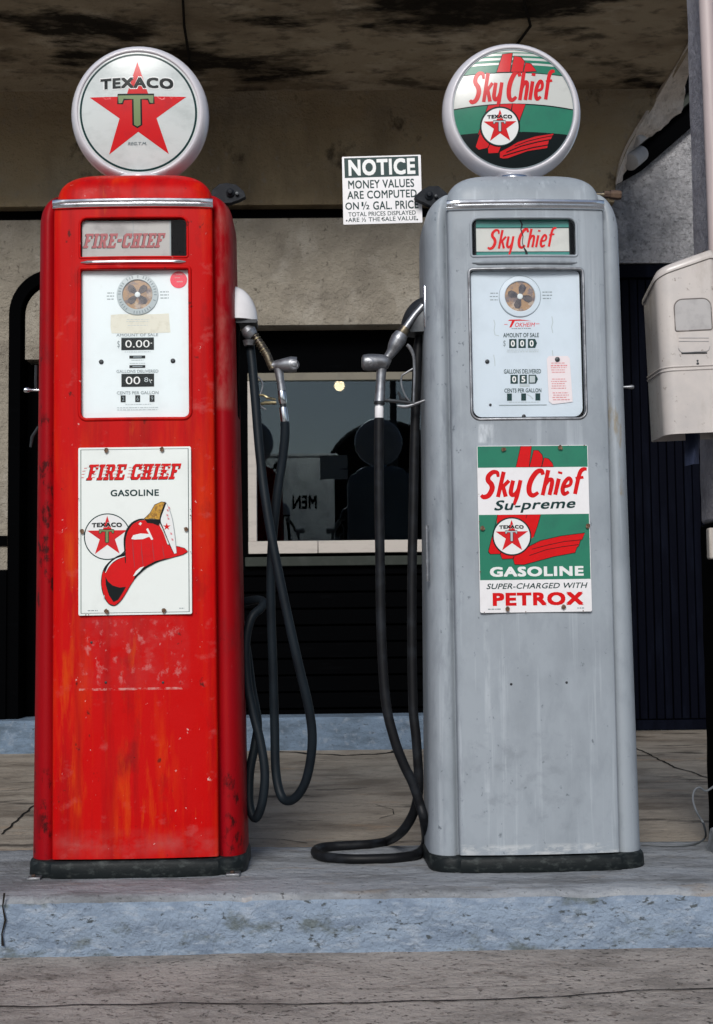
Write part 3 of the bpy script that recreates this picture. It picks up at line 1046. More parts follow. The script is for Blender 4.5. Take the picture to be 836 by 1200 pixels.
wo = obj('window', S(win), st, bevel=.003)
g = G()
PT, pc = R(1.2), (wx0 + wx1) / 2                 # the pane sits a little skew in its frame
g.box((wx0 + .05, YB + .002, wz0 + .07), (wx1 - .05, YB + .006, wz1 - .045), 'window_glass')
g.v = [(pc + (a - pc) * math.cos(PT) - (b - YB - .004) * math.sin(PT), YB + .004 + (a - pc) * math.sin(PT) + (b - YB - .004) * math.cos(PT), c) for a, b, c in g.v]
obj('pane', S(g), wo)
g = G()                                           # the dark room behind the pane
bx0, bx1, by0, by1, bz0, bz1 = lx0 - 1, min(lx1 + .03, R_[0][0] - .03), YB + .101, YB + 3, Z_FC, zj - .4
ww = [(wx0 + .01, wz0 + .01), (wx1 - .01, wz0 + .01), (wx1 - .01, wz1 - .01), (wx0 + .01, wz1 - .01)]
g.add([(bx0, by0, bz0), (bx1, by0, bz0), (bx1, by1, bz0), (bx0, by1, bz0), (bx0, by0, bz1), (bx1, by0, bz1), (bx1, by1, bz1), (bx0, by1, bz1)],
      [(0, 1, 2, 3), (4, 5, 6, 7), (1, 2, 6, 5), (2, 3, 7, 6), (3, 0, 4, 7)], 'black_in')
obj('room', S(g), st)

# the pale broken lip along the canopy's end, curling back
g = G()
inn = [(722, 218), (726, 196), (737, 170), (753, 143), (772, 112), (792, 78), (815, 38)]
out = [(729, 213), (735, 196), (747, 170), (774, 152), (800, 126), (806, 90), (826, 48)]
A = [at(a, b, YW - .02) if b > 108 else at_z(a, b, zj - .012) for a, b in inn]
B = [at(a, b, YW + .22) if b > 108 else at_z(a, b, zj + .02) for a, b in out]
A2, _ = spline(A, [0] * len(A), 6)
B2, _ = spline(B, [0] * len(B), 6)
secs = []
for i, (a, b) in enumerate(zip(A2, B2)):
    b = b + Vector((.02 * noise.noise(Vector((i * .45, 3, 1))) + .008 * noise.noise(Vector((i * 1.7, 5, 1))), 0, .016 * noise.noise(Vector((i * .9, 9, 2)))))
    m_ = (a + b) / 2 + Vector((-.015, 0, -.025 * math.sin(i * .35) + .01 * noise.noise(Vector((i * 1.1, 1, 4)))))
    d = Vector((0, .0, .03))
    secs.append([a, m_, b, b + d + Vector((.004, .01, 0)), m_ + d * 1.2, a + d + Vector((0, .01, 0))])
g.loft(secs, 'lip')
obj('canopy_lip', S(g), st, angle=50)

# gable wing to the right with a board door
YG = 9.4
wing = empty('side_wing', at(770, 858, YG), label='rough grey stucco wing with a navy board door right of the grey pump', cat='building')


def SW(g):
    o = wing.location
    g.v = [(a - o.x, b - o.y, c - o.z) for a, b, c in g.v]
    return g


rake = px_xz([(640, 262), (700, 230), (752, 200), (812, 148), (900, 72)], YG)
dl = px_xz([(672, 858), (842, 858), (842, 308), (672, 308)], YG)
g = G()
v0 = at(640, 858, YG)
zr = Z_FC - .02
g.prism([[(v0.x, zr), (dl[0][0], zr), (dl[3][0], dl[3][1]), (dl[2][0], dl[2][1]), (dl[1][0], zr), (rake[-1][0], zr)] + list(reversed(rake))], YG, YG + .25, 'stucco')
obj('wall', SW(g), wing)
g = G()
x0, x1 = dl[0][0] + .004, dl[1][0] - .004
zt, z0 = dl[2][1] - .004, dl[0][1]
nb = 17
bw = (x1 - x0) / nb
zh = zt - .095
for i in range(nb):
    g.box((x0 + i * bw + .003, YG + .03 + .003 * (i % 2), z0 + .075), (x0 + (i + 1) * bw - .003, YG + .055, zh), 'navy')
g.box((x0, YG + .05, z0 + .01), (x1, YG + .07, zt), 'black_in')
g.box((x0, YG + .012, z0 + .006), (x1, YG + .05, z0 + .07), 'navy')
g.box((x0, YG + .008, zh + .006), (x1, YG + .05, zt), 'navy')
dr = obj('board_door', SW(g), wing, bevel=.004)
g = G()
# dark eaves boards up the rake, overhanging the wall
for k, (lo, hi, yf, m) in enumerate(((.0, .16, YG - .06, 'black_board'), (.165, .24, YG - .12, 'dark_trim'), (.245, 1.9, YG - .16, 'black_board'))):
    g.prism([[(x, z + lo) for x, z in rake] + [(x, z + hi) for x, z in reversed(rake)]], yf, YG + .3, m)
obj('eaves', SW(g), wing)
# two rolls of canvas tucked under the eaves
g = G()
for (a, b), (c, d), r in (((742, 164), (757, 152), .05), ((739, 190), (751, 180), .052)):
    p, q = at(a, b, YW + .16), at(c, d, YW + .30)
    t = (q - p) * .04
    g.tube([p - t, p, q, q + t], [r * .8, r, r, r * .9], 'canvas', n=24)
rl = obj('canvas_awning', SW(g), wing)

# pillar with its conduit at the right edge
YP = 4.55
PZ = Z_IS - .01
pr = at(836, 968, YP)
pil = empty('canopy_pillar', (at(829, 975, YP).x + .17, YP + .17, PZ), label='grey stucco canopy pillar painted black at its foot, at the right edge', cat='pillar')


def SP(g):
    o = pil.location
    g.v = [(a - o.x, b - o.y, c - o.z) for a, b, c in g.v]
    return g


xl = [(at(803, 0, YP + .22).x, at(803, 0, YP + .22).z), (at(816, 300, YP + .22).x, at(816, 300, YP + .22).z), (at(824, 615, YP + .22).x, at(824, 615, YP + .22).z), (at(828, 968, YP + .22).x, at(828, 968, YP + .22).z)]
px0 = sum(p[0] for p in xl) / 4
zs = xl[2][1]
g = G()
secs = []
for z in [zs + .001 + (4.3 - zs) * k / 40 for k in range(41)]:
    d = .004 * noise.noise(Vector((1, 2, z * 7)))
    secs.append([(px0 - d, YP, z), (px0 + .34, YP, z), (px0 + .34, YP + .22, z), (px0 - d, YP + .22, z)])
g.loft(secs, 'pillar')
obj('shaft', SP(g), pil, bevel=.012)
g = G()
secs = []
for k in range(41):
    z = PZ + .002 + (zs - PZ - .003) * k / 40
    d = .004 + .004 * noise.noise(Vector((4, 2, z * 9)))
    secs.append([(px0 - d, YP - .004, z), (px0 + .345, YP - .004, z), (px0 + .345, YP + .225, z), (px0 - d, YP + .225, z)])
g.loft(secs, 'black_board')
obj('black_foot', SP(g), pil, bevel=.01)
g = G()
cpts = [at(826, -40, YP - .045), at(832, 100, YP - .045), at(839, 280, YP - .045), at(846, 520, YP - .045)]
g.tube(cpts, .0235, 'conduit', n=20)
obj('conduit', SP(g), pil)
g = G()
a, b = at(812, 960, YP + .05), at(842, 998, YP - .06)
a = at_z(808, 990, Z_IS)
cx, cy = px0 + .04, YP - .03
secs = []
for k, (s_, z) in enumerate(((1.0, PZ), (1.0, PZ + .03), (.86, PZ + .075), (.6, PZ + .09))):
    secs.append([(cx + (q[0] * .10) * s_ + .012 * noise.noise(Vector((i * 3.1, k, 0))), cy + q[1] * .075 * s_, z + .006 * noise.noise(Vector((i, k * 2, 1)))) for i, q in enumerate(((-1, -1), (0, -1.1), (1, -1), (1.1, 0), (1, 1), (0, 1), (-1, 1), (-1.05, 0)))])
g.loft(secs, 'island_top')
obj('concrete_footing', SP(g), pil, bevel=.006)
g = G()
p = at(817, 637, YP - .02)
g.box((px0 - .026, YP + .02, at(817, 655, YP).z), (px0 - .0055, YP + .06, at(817, 618, YP).z), 'frame')
obj('wall_bracket', SP(g), pil, bevel=.006)


# ================================================================== PUMPS
PY = 4.40
FR = -.18                                      # pump front, local y


class Pump:
    def __init__(s, base_x, top, bot, yaw, label):
        x = at(base_x, 1012, PY - .08).x
        a, b = at(*top, PY + FR), at(*bot, PY + FR)
        lean = math.atan2(a.x - b.x, a.z - b.z)
        s.root = empty('gasoline_pump', (x, PY, Z_IS), label=label, cat='gasoline pump', group='gasoline pumps on the island')
        s.root.rotation_euler = (0, lean, yaw)
        s.M = Matrix.Translation((x, PY, Z_IS)) @ s.root.rotation_euler.to_matrix().to_4x4()
        s.I = s.M.inverted()

    def loc(s, px, py, yl=FR):
        """photo pixel -> point on the pump's local plane y = yl"""
        o = s.I @ EYE
        d = s.I.to_3x3() @ ray(px, py)
        return o + d * ((yl - o.y) / d.y)

    def on_ground(s, px, py, z):
        return s.I @ at_z(px, py, z)

    def half(s, x0, x1, y, yl):
        return (s.loc(x1, y, yl).x - s.loc(x0, y, yl).x) / 2

    def z(s, py, yl=FR, px=None):
        return s.loc(px if px else s.cx, py, yl).z

    def rect(s, x0, y0, x1, y1, yl=FR):
        c = [s.loc(x0, y0, yl), s.loc(x1, y0, yl), s.loc(x1, y1, yl), s.loc(x0, y1, yl)]
        return ((c[0].x + c[3].x) / 2, (c[2].z + c[3].z) / 2, (c[1].x + c[2].x) / 2, (c[0].z + c[1].z) / 2)


def shell_outline(a, p, inset=0.0, yb=.18):
    h = [(0, -.120), (p - .002, -.120), (p + .004, -.124), (p + .009, -.132 + inset), (p + .018, -.139 + inset)]
    x0, rx, ry = p + .023, a - (p + .023), .085
    h += [(x0 + rx * math.sin(t), -.140 + inset + ry * (1 - math.cos(t))) for t in (math.pi / 2 * k / 10 for k in range(1, 11))]
    h += [(a, .10)] + [(a - .07 * (1 - math.cos(t)), .10 + (yb - .10) * math.sin(t)) for t in (math.pi / 2 * k / 5 for k in range(1, 6))]
    return h + [(-x, y) for x, y in reversed(h[1:])] + [] if False else h + [(0, yb)] + [(-x, y) for x, y in reversed(h[1:])]


def build_pump(P, c):
    root = P.root
    P.cx = c['cx']
    paint, side = c['paint'], c['side']
    tl, tr, ty = c['sil_top']
    bl_, br, by = c['sil_bot']
    aT, aB = P.half(tl, tr, ty, -.08), P.half(bl_, br, by, -.08)
    zT, zB = P.z(ty, -.08), P.z(by, -.08)
    ql, qr, qy = c['pan_top']
    rl_, rr_, ry_ = c['pan_bot']
    pT, pB = P.half(ql, qr, qy, FR), P.half(rl_, rr_, ry_, FR)

    def A(z):
        return aB + (aT - aB) * (z - zB) / (zT - zB)

    def Pn(z):
        return pB + (pT - pB) * (z - zB) / (zT - zB)
    z_pl = P.z(c['plinth_y'], -.19)               # top of plinth
    z_sh0, z_sh1 = P.z(c['sh'][0], -.12), P.z(c['sh'][1], -.12)
    s0, s1 = P.z(c['strip'][1]), P.z(c['strip'][0])
    zc = P.z(c['cap_y'], -.06)
    # shell with its rounded corner columns
    g = G()
    secs = []
    for k in range(13):
        z = z_pl - .004 + (z_sh0 - z_pl + .004) * k / 12
        secs.append([(x, y, z) for x, y in shell_outline(A(z), Pn(z))])
    for k in range(1, 13):
        t = math.pi / 2 * k / 12
        z = z_sh0 + (z_sh1 - z_sh0) * math.sin(t)
        q = 1 - math.cos(t)
        p = Pn(z) - .03 * q
        secs.append([(x, y, z) for x, y in shell_outline(p + .021 + (A(z_sh0) - p - .021) * math.cos(t), p, .03 * q, .18 - .05 * q)])
    g.loft(secs, side)
    obj('body', g, root, angle=50)
    # plinth
    g = G()

    def pl_out(e):
        a, p = A(0) + e, Pn(0) + e
        h = [(0, -.188 - e), (p * .6, -.184 - e), (p - .004, -.176 - e), (p + .004, -.166 - e), (p + .02, -.163 - e)]
        h += [(p + .02 + (a - p - .02) * math.sin(t), -.163 - e + .085 * (1 - math.cos(t))) for t in (math.pi / 2 * k / 8 for k in range(1, 9))]
        h += [(a, .12), (a - .03, .19 + e)]
        return h + [(0, .19 + e)] + [(-x, y) for x, y in reversed(h[1:])]
    ztop = z_pl - .003
    g.loft([[(x, y, z) for x, y in pl_out(e)] for e, z in ((.002, .0), (.005, .006), (.004, ztop - .012), (.001, ztop - .004), (-.003, ztop))], 'plinth')
    obj('plinth', g, root, angle=40)
    # bowed front panel with the two openings
    g = G()

    def bow(x, z):
        return FR + .014 * (x / Pn(z)) ** 2
    secs = []
    nz = 24
    for k in range(nz + 1):
        z = z_pl + .002 + (s0 + .008 - z_pl - .002) * k / nz
        p = Pn(z)
        fr = [(p * (i / 10), bow(p * i / 10, z)) for i in range(-9, 10)]
        e = FR + .014
        fr = [(-p, e + .045), (-p, e + .007), (-p + .002, e + .003), (-p + .006, e)] + fr + [(p - .006, e), (p - .002, e + .003), (p, e + .007), (p, e + .045)]
        secs.append([(x, y, z) for x, y in fr])
    g.loft(secs, paint)
    pan = obj('front_panel', g, root)
    hr = P.rect(*c['header'])
    dr = P.rect(*c['dial'])
    ch, cdl = G(), G()
    ch.prism([rrect(*hr, c['header_r'])], -.3, -.05, paint)
    cdl.prism([rrect(*dr, c['dial_r'])], -.3, -.05, paint)
    root_m = root.matrix_world.copy()
    cut(pan, [ch, cdl])
    # dark backing in both openings
    g = G()
    for r in (hr, dr):
        g.box((r[0] - .004, -.1475, r[1] - .004), (r[2] + .004, -.1465, r[3] + .004), 'black_in')
    obj('backing', g, root)
    # beads round the openings
    for r, rad_, key in ((hr, c['header_r'], 'header_bead'), (dr, c['dial_r'], 'dial_bead')):
        m, wd = c[key]
        q = rrect(r[0] - wd * .4, r[1] - wd * .4, r[2] + wd * .4, r[3] + wd * .4, rad_, 8)
        q = clean(q)
        pts = []
        for i in range(len(q)):       # closed sweep, following the bow
            a, b = q[i], q[(i + 1) % len(q)]
            L_ = math.hypot(b[0] - a[0], b[1] - a[1])
            k = max(1, int(L_ / .02))
            pts += [(a[0] + (b[0] - a[0]) * j / k, a[1] + (b[1] - a[1]) * j / k) for j in range(k)]
        pts.append(pts[0])
        pts.append(pts[1])
        g = G()
        g.tube([(x, bow(x, z) + .0005, z) for x, z in pts], wd, m, n=10)
        obj('window_bead', g, root)
    # second thin moulding under the header window
    r = P.rect(*c['strip2'])
    g = G()
    h = r[3] - r[1]
    for_x = [r[0] + (r[2] - r[0]) * k / 16 for k in range(17)]
    secs = []
    for i, x in enumerate(for_x):
        e = .35 if i in (0, 16) else 1
        zc_ = (r[1] + r[3]) / 2
        secs.append([(x, bow(x, zc_) + d * e, zc_ + q * h * e) for d, q in ((.004, -.5), (-.004, -.45), (-.008, -.15), (-.008, .2), (-.004, .46), (.004, .5))])
    g.loft(secs, c['strip2_m'])
    obj('moulding', g, root, angle=45)
    # chrome band under the cap
    g = G()
    p = Pn(s0)
    h = s1 - s0
    secs = []
    for k in range(25):
        x = -p - .003 + (2 * p + .006) * k / 24
        e = 1 if 0 < k < 24 else .6
        yb = bow(x, s0)
        secs.append([(x, yb + d * e if d < 0 else yb + d, s0 + h * q) for d, q in ((.016, .02), (-.003, .0), (-.008, .06), (-.009, .2), (-.005, .3), (-.006, .36), (-.012, .46), (-.014, .64), (-.012, .84), (-.005, .97), (.016, 1.0))])
    g.loft(secs, 'chrome')
    obj('chrome_band', g, root, angle=35)
    # cap
    g = G()
    secs = []
    zc0 = s0 + .5 * h
    H = zc - zc0
    for k in range(19):
        t = k / 18
        t = 1 - (1 - t) ** 1.8
        sc = max(0.0, 1 - t ** 3) ** (1 / 3) if t < 1 else 0
        sc = max(sc, .12)
        sx, sy = p * sc, .172 * sc
        o = []
        for i in range(56):
            a = 2 * math.pi * i / 56
            ca, sa = math.cos(a), math.sin(a)
            n_ = 7
            o.append((sx * math.copysign(abs(ca) ** (2 / n_), ca), sy * math.copysign(abs(sa) ** (2 / n_), sa) * (1 if sa > 0 else 1), zc0 + H * t))
        secs.append(o)
    g.loft(secs, paint)
    obj('cap', g, root, angle=60)
    # globe with its lens
    gx, gy, gl, gr = c['globe']
    gc = P.loc(gx, gy, 0)
    Rg = P.half(gl, gr, gy, -.01)
    Lr = Rg * .862
    g = G()
    k = Rg / .205
    g.lathe([(r * k, h_ * .86) for r, h_ in ((.0, -.074), (.15, -.074), (.176, -.068), (.192, -.050), (.202, -.022), (.205, 0), (.204, .022), (.199, .044), (.191, .060), (.1855, .067), (.1825, .0675), (.1795, .0655), (.179, .062), (.05, .060), (0, .06))],
            (gc.x, 0, gc.z), (0, -1, 0), 'globe', n=72)
    gl_o = obj('globe', g, root, angle=60)
    g = G()
    ly = -.0625 * .86
    # lens: a shallow dome of printed glass
    fp = Print(g, c['lens_tl'], c['lens_tr'], c['lens_bl'], 2 * Lr, 2 * Lr, ly, step=.00025, dome=(Lr, .016), maxlen=.016, origin=(gc.x, gc.z))
    c['lens'](fp)
    obj('lens', g, gl_o, fix=False, angle=80)
    gl_o.matrix_local = Matrix.Translation((gc.x, 0, gc.z)) @ Matrix.Rotation(c['globe_tilt'], 4, 'X') @ Matrix.Translation((-gc.x, 0, -gc.z))
    g = G()
    zb = gc.z - Rg
    zc2 = zc - .006
    rc = c['collar_r']
    g.lathe([(rc + .004, zc2 - zc2), (rc + .004, .008), (rc, .016), (rc - .006, zb - zc2 + .004), (rc - .02, zb - zc2 + .012)], (gc.x, 0, zc2), (0, 0, 1), c['collar_m'], n=48)
    obj('globe_collar', g, root)
    # header insert
    g = G()
    ins = c['insert']
    fp = Print(g, *c['header_map'], hr[2] - hr[0], hr[3] - hr[1], -.158, step=.0003, origin=((hr[0] + hr[2]) / 2, (hr[1] + hr[3]) / 2))
    ins(fp)
    obj('header_insert', g, root, fix=False)
    # dial plate
    g = G()
    m = .0015
    g.prism([rrect(dr[0] + m + c['dial_gap'][0], dr[1] + m + c['dial_gap'][2], dr[2] - m - c['dial_gap'][1], dr[3] - m, c['dial_r'])], -.156, -.149, c['dial_m'])
    fp = Print(g, *c['dial_map'], dr[2] - dr[0], dr[3] - dr[1], -.156, step=.0003, origin=((dr[0] + dr[2]) / 2, (dr[1] + dr[3]) / 2))
    dial = obj('dial_plate', g, root, fix=False, bevel=0)
    c['dial_parts'](fp, dial, P)
    me = dial.data
    dial.data = mesh_from('dial_plate', g, fix=False)
    bpy.data.meshes.remove(me)
    # panes in both openings
    for r in (dr, hr):
        g = G()
        g.box((r[0] + .0005, -.1655, r[1] + .0005), (r[2] - .0005, -.1635, r[3] - .0005), 'glass')
        obj('window_pane', g, root)
    # enamel sign bolted to the front
    r = P.rect(*c['sign'], FR - .003)
    g = G()
    ysf = FR - .0045
    g.prism([rrect(*r, .005)], ysf, FR + .004, 'enamel_edge' if 'enamel_edge' in M else c['sign_m'])
    fp = Print(g, *c['sign_map'], r[2] - r[0], r[3] - r[1], ysf, step=.00022, origin=((r[0] + r[2]) / 2, (r[1] + r[3]) / 2))
    c['sign_art'](fp)
    rnd = random.Random(c['cx'])
    for bx, bz in c['bolts']:                     # enamel chipped to rusty iron round the bolts
        fp.poly([(bx + math.cos(k * .52) * rnd.uniform(9, 15), bz + math.sin(k * .52) * rnd.uniform(9, 16)) for k in range(12)], 'p_rust', 30)
    sw, sh_ = fp.a.x, fp.b.y
    for k in range(9):                            # chips along the rim
        e = rnd.choice((0, 1))
        u, v = (rnd.uniform(.03, .97) * sw, rnd.choice((.004, .996)) * sh_) if e else (rnd.choice((.006, .994)) * sw, rnd.uniform(.03, .97) * sh_)
        u, v = u + fp.tl.x, v + fp.tl.y
        q = rnd.uniform(2, 4.5)
        fp.poly([(u + math.cos(j * 1.05) * q * rnd.uniform(.6, 1.3), v + math.sin(j * 1.05) * q * rnd.uniform(.6, 1.3)) for j in range(6)], 'p_rust', 30)
    sg = obj('enamel_sign', g, root, fix=False, label=c['sign_label'])
    for (bx, bz) in c['bolts']:
        x, z = fp.xy((bx, bz))
        g = G()
        g.lathe([(.0048, 0), (.0048, .0014), (.0036, .003), (.0, .0036)], (x, ysf, z), (0, -1, 0), 'dark_metal', n=14)
        obj('bolt', g, sg)
    for (bx, bz) in c['holes']:
        q = P.loc(bx, bz, FR)
        g = G()
        g.lathe([(.0042, 0), (.0034, .0016), (.0, .0022)], (q.x, bow(q.x, q.z) + .0004, q.z), (0, -1, 0), 'dark_metal', n=12)
        obj('rivet', g, root)
    return dict(A=A, Pn=Pn, bow=bow)


# ------------------------------------------------ artwork
def lens_star(p):
    p.poly(circ(414, 306, 236, 96), 'lens_white', 0)
    p.ring(414, 306, 223, 231, 'p_dark', 1, 96)
    star_logo(p, 414, 306, 222, 0, ring=False)
    p.text('REG.T.M.', 372, 424, 446, 436, 'p_grey', 3, bold=.03, shear=.2)


def lens_sky(p):
    cx, cy, r = 420, 400, 365
    C = lambda q: clip_circle(q, cx, cy, r)
    p.poly(circ(cx, cy, r, 96), 'insert_white', 0)

    def arc(y, sag=20):
        return [(x, y - sag * (1 - ((x - 420) / 365) ** 2)) for x in range(40, 801, 20)]

    def band(y0, y1, m, L, s0=20, s1=20):
        a, b = arc(y0, s0), arc(y1, s1)
        q = C(a + b[::-1])
        if q:
            p.poly(q, m, L)
    for y0, y1 in ((70, 78), (92, 106), (120, 138), (150, 204)):
        band(y0, y1, 'p_green', 1, 16, 18)
    band(202, 206, 'p_black', 2, 20, 20)
    band(404, 562, 'p_green', 1, 26, 14)
    band(402, 409, 'p_black', 2, 26, 26)
    band(560, 900, 'p_black', 1, 14, 0)
    up = [[(318, 182), (358, 66), (420, 58), (401, 180)], [(404, 180), (428, 78), (470, 84), (492, 112), (478, 180)], [(482, 181), (496, 120), (530, 126), (562, 174)]]
    st = [[(200, 560), (262, 386), (334, 380), (300, 560)], [(334, 380), (410, 376), (380, 500), (300, 560)], [(410, 376), (490, 380), (455, 470), (440, 540), (380, 600)]]
    lw = [[(185, 632), (216, 540), (290, 540), (262, 640), (205, 652)], [(258, 640), (290, 590), (345, 620), (322, 672), (262, 674)],
          [(330, 700), (330, 665), (380, 640), (440, 606), (545, 572), (660, 552), (642, 590), (632, 592), (620, 642), (500, 662), (380, 704), (350, 706)]]
    for q in up + st + lw:
        p.poly(q, 'p_red_wash', 3)
    for q in up + lw + st:
        p.stroke(q, 4, 'p_black', 4, closed=True)
    p.stroke([(370, 668), (460, 632), (560, 606), (640, 590)], 6, 'p_black', 5)
    p.stroke([(420, 632), (500, 602), (580, 582), (655, 566)], 4, 'p_black', 5)
    p.stroke([(350, 690), (440, 664), (530, 640), (626, 622)], 6, 'p_black', 5)
    p.poly(circ(333, 515, 121), 'p_black', 6)
    star_logo(p, 333, 515, 116, 7, ring=True, small=True)
    p.brush('Sky Chief', 152, 188, 676, 368, 'p_red_wash', 3, shear=.34, rise=22, fat=1.05)
    p.ring(cx, cy, r - 3, r + 2, 'p_grey', 9, 96)


def insert_fire(p):
    p.rect(212, 182, 548, 322, 'frost', 0)
    p.slab('FIRE-CHIEF', 216, 228, 528, 282, 'p_black', 1, dx=-3, dy=2)
    p.slab('FIRE-CHIEF', 216, 228, 528, 282, 'p_crimson', 2)
    p.stroke([(404, 182), (406, 205), (403, 228), (407, 250)], 2, 'p_grey', 3)
    p.stroke([(545, 182), (545, 322)], 5, 'p_grey', 3)


def insert_sky(p):
    p.rect(234, 172, 567, 300, 'insert_white', 0)
    p.rect(234, 160, 567, 190, 'p_teal', 1)
    p.rect(234, 281, 567, 302, 'p_teal', 1)
    p.rect(234, 189, 567, 192, 'p_black', 2)
    p.rect(234, 279, 567, 281.5, 'p_black', 2)
    p.rect(232, 160, 237, 302, 'p_black', 3)
    p.rect(564, 160, 568, 302, 'p_black', 3)
    p.brush('Sky Chief', 276, 200, 522, 270, 'p_red', 3, shear=.34, rise=10, fat=.95)
    p.stroke([(392, 160, 2), (400, 178, 3), (395, 196, 2), (402, 222, 1.5), (399, 246, 1.2), (404, 264, 2), (412, 280, 4), (414, 300, 5)], 0, 'p_black', 4)


def bars(p, x0, x1, y, n, gap, m, layer=1, h=3, seed=1):
    """rows of print too small to read"""
    rnd = random.Random(seed)
    for i in range(n):
        x = x0 + rnd.uniform(0, 6)
        while x < x1 - 3:
            wd = rnd.uniform(6, 22)
            p.rect(x, y + i * gap, min(x + wd, x1), y + i * gap + h, m, layer)
            x += wd + rnd.uniform(3, 6)


def spinner(p, parent, cx, cy, ro, ri, ring_m, dark):
    """round sight glass with its little wheel: a part of the dial"""
    g = G()
    x, z = p.xy((cx, cy))
    ro_ = abs(p.xy((cx + ro, cy))[0] - x)
    ri_ = abs(p.xy((cx + ri, cy))[0] - x)
    y = p.y - .0004
    g.lathe([(ro_, 0), (ro_, .002), (ro_ * .97, .004), (ri_ * 1.04, .005), (ri_, .004), (ri_ * .99, .0004)], (x, y, z), (0, -1, 0), ring_m, n=56)
    o = obj('sight_glass', g, parent, angle=30)
    g = G()
    g.lathe([(ri_ * .99, 0.0008), (ri_ * .6, .0012), (0, .0014)], (x, y, z), (0, -1, 0), 'spin', n=40)
    for k in range(4):
        a = math.pi / 4 + k * math.pi / 2 + dark
        q = [(x + ri_ * r * math.cos(a + da), y - .0022, z + ri_ * r * math.sin(a + da)) for r, da in ((.16, -.5), (.42, -.5), (.7, -.36), (.84, -.1), (.8, .2), (.6, .42), (.36, .5), (.18, .6))]
        q2 = [(a_, y - .0014, b_) for a_, b, b_ in q]
        g.loft([q2, q], 'spin_dark')
    g.lathe([(ri_ * .2, .0012), (ri_ * .17, .0035), (0, .004)], (x, y, z), (0, -1, 0), 'dial', n=16)
    obj('spinner', g, o)
    g = G()
    g.lathe([(ri_ * .99, .0042), (0, .0052)], (x, y, z), (0, -1, 0), 'glass', n=40)
    obj('cover_glass', g, o)


def dial_left(p, dial, P):
    # ring of print around the sight glass
    spinner(p, dial, 415, 192, 136, 98, 'p_faint', 0)
    yk = p.y
    p.y = yk - .0055
    rnd = random.Random(4)
    for k in range(40):
        a0 = 2 * math.pi * k / 40
        if rnd.random() < .2:
            continue
        for r0, r1 in ((108, 126),):
            t = .055
            p.poly([(415 + r * math.cos(a), 192 + r * math.sin(a)) for r, a in ((r0, a0), (r1, a0), (r1, a0 + t), (r0, a0 + t))], 'p_grey', 0)
    p.y = yk
    bars(p, 212, 262, 176, 3, 20, 'p_grey', seed=2, h=6)
    bars(p, 560, 618, 172, 3, 20, 'p_grey', seed=3, h=6)
    p.poly([(240, 322), (300, 318), (520, 320), (618, 316), (622, 380), (628, 440), (430, 446), (245, 441), (238, 400)], 'paper', 1)
    bars(p, 340, 490, 352, 2, 12, 'p_faint', 2, h=3, seed=5)
    bars(p, 345, 480, 390, 1, 12, 'p_faint', 2, h=3, seed=6)
    p.text('AMOUNT OF SALE', 276, 445, 548, 463, 'p_grey', 2, bold=.01)
    p.rect(308, 470, 520, 552, 'p_black', 2)
    p.rect(308, 470, 520, 474, 'p_grey', 3)
    p.text('0.00', 334, 488, 492, 536, 'p_white', 3)
    p.rect(498, 506, 508, 511, 'p_white', 3)
    p.text('$', 282, 490, 298, 540, 'p_grey', 2)
    bars(p, 328, 500, 562, 1, 10, 'p_faint', 2, seed=7, h=4)
    p.rect(360, 588, 463, 607, 'p_black', 2)
    p.rect(385, 594, 440, 601, 'p_grey', 3)
    bars(p, 372, 452, 616, 1, 10, 'p_faint', 2, seed=8, h=4)
    p.rect(360, 650, 463, 668, 'p_black', 2)
    p.rect(380, 656, 445, 662, 'p_grey', 3)
    bars(p, 360, 462, 636, 1, 10, 'p_faint', 2, seed=9, h=4)
    p.text('GALLONS DELIVERED', 276, 680, 548, 700, 'p_grey', 2, bold=.01)
    p.rect(308, 706, 520, 790, 'p_black', 2)
    p.text('00', 336, 724, 430, 774, 'p_white', 3)
    p.text('8', 456, 730, 482, 760, 'p_faint', 3)
    p.rect(498, 746, 508, 751, 'p_white', 3)
    p.stroke([(488, 742), (500, 768)], 5, 'p_faint', 3)
    p.text('CENTS PER GALLON', 278, 819, 548, 839, 'p_grey', 2, bold=.01)
    for x, d in ((303, '2'), (397, '6'), (490, '9')):
        p.rect(x, 845, x + 32, 889, 'p_black', 2)
        p.text(d, x + 9, 853, x + 24, 881, 'p_grey', 3)
    bars(p, 330, 500, 902, 1, 10, 'p_faint', 2, seed=10, h=4)
    bars(p, 276, 546, 922, 2, 14, 'p_faint', 2, seed=11, h=5)
    for x, y in ((178, 627), (643, 625)):
        g = G()
        a, b = p.xy((x, y))
        g.lathe([(.0072, 0), (.0072, .002), (.005, .004), (0, .0045)], (a, p.y, b), (0, -1, 0), 'dark_metal', n=16)
        obj('screw', g, dial)
    g = G()
    a, b = p.xy((683, 97))
    g.lathe([(.0255, -.0002), (.0255, .0012), (0, .0012)], (a, p.y - .0002, b), (0, -1, 0), 'seal', n=40)
    q = Print(g, (0, 0), (836, 0), (0, 1031), 836 * (p.w / 700), 1031 * (p.h / 955), p.y - .0014, origin=p.xy((418, 515.5)))
    q.rect(664, 66, 704, 72, 'p_pink', 1)
    q.rect(655, 88, 690, 93, 'p_pink', 1)
    q.rect(668, 112, 706, 120, 'p_pink', 1)
    obj('seal_sticker', g, dial, fix=False)


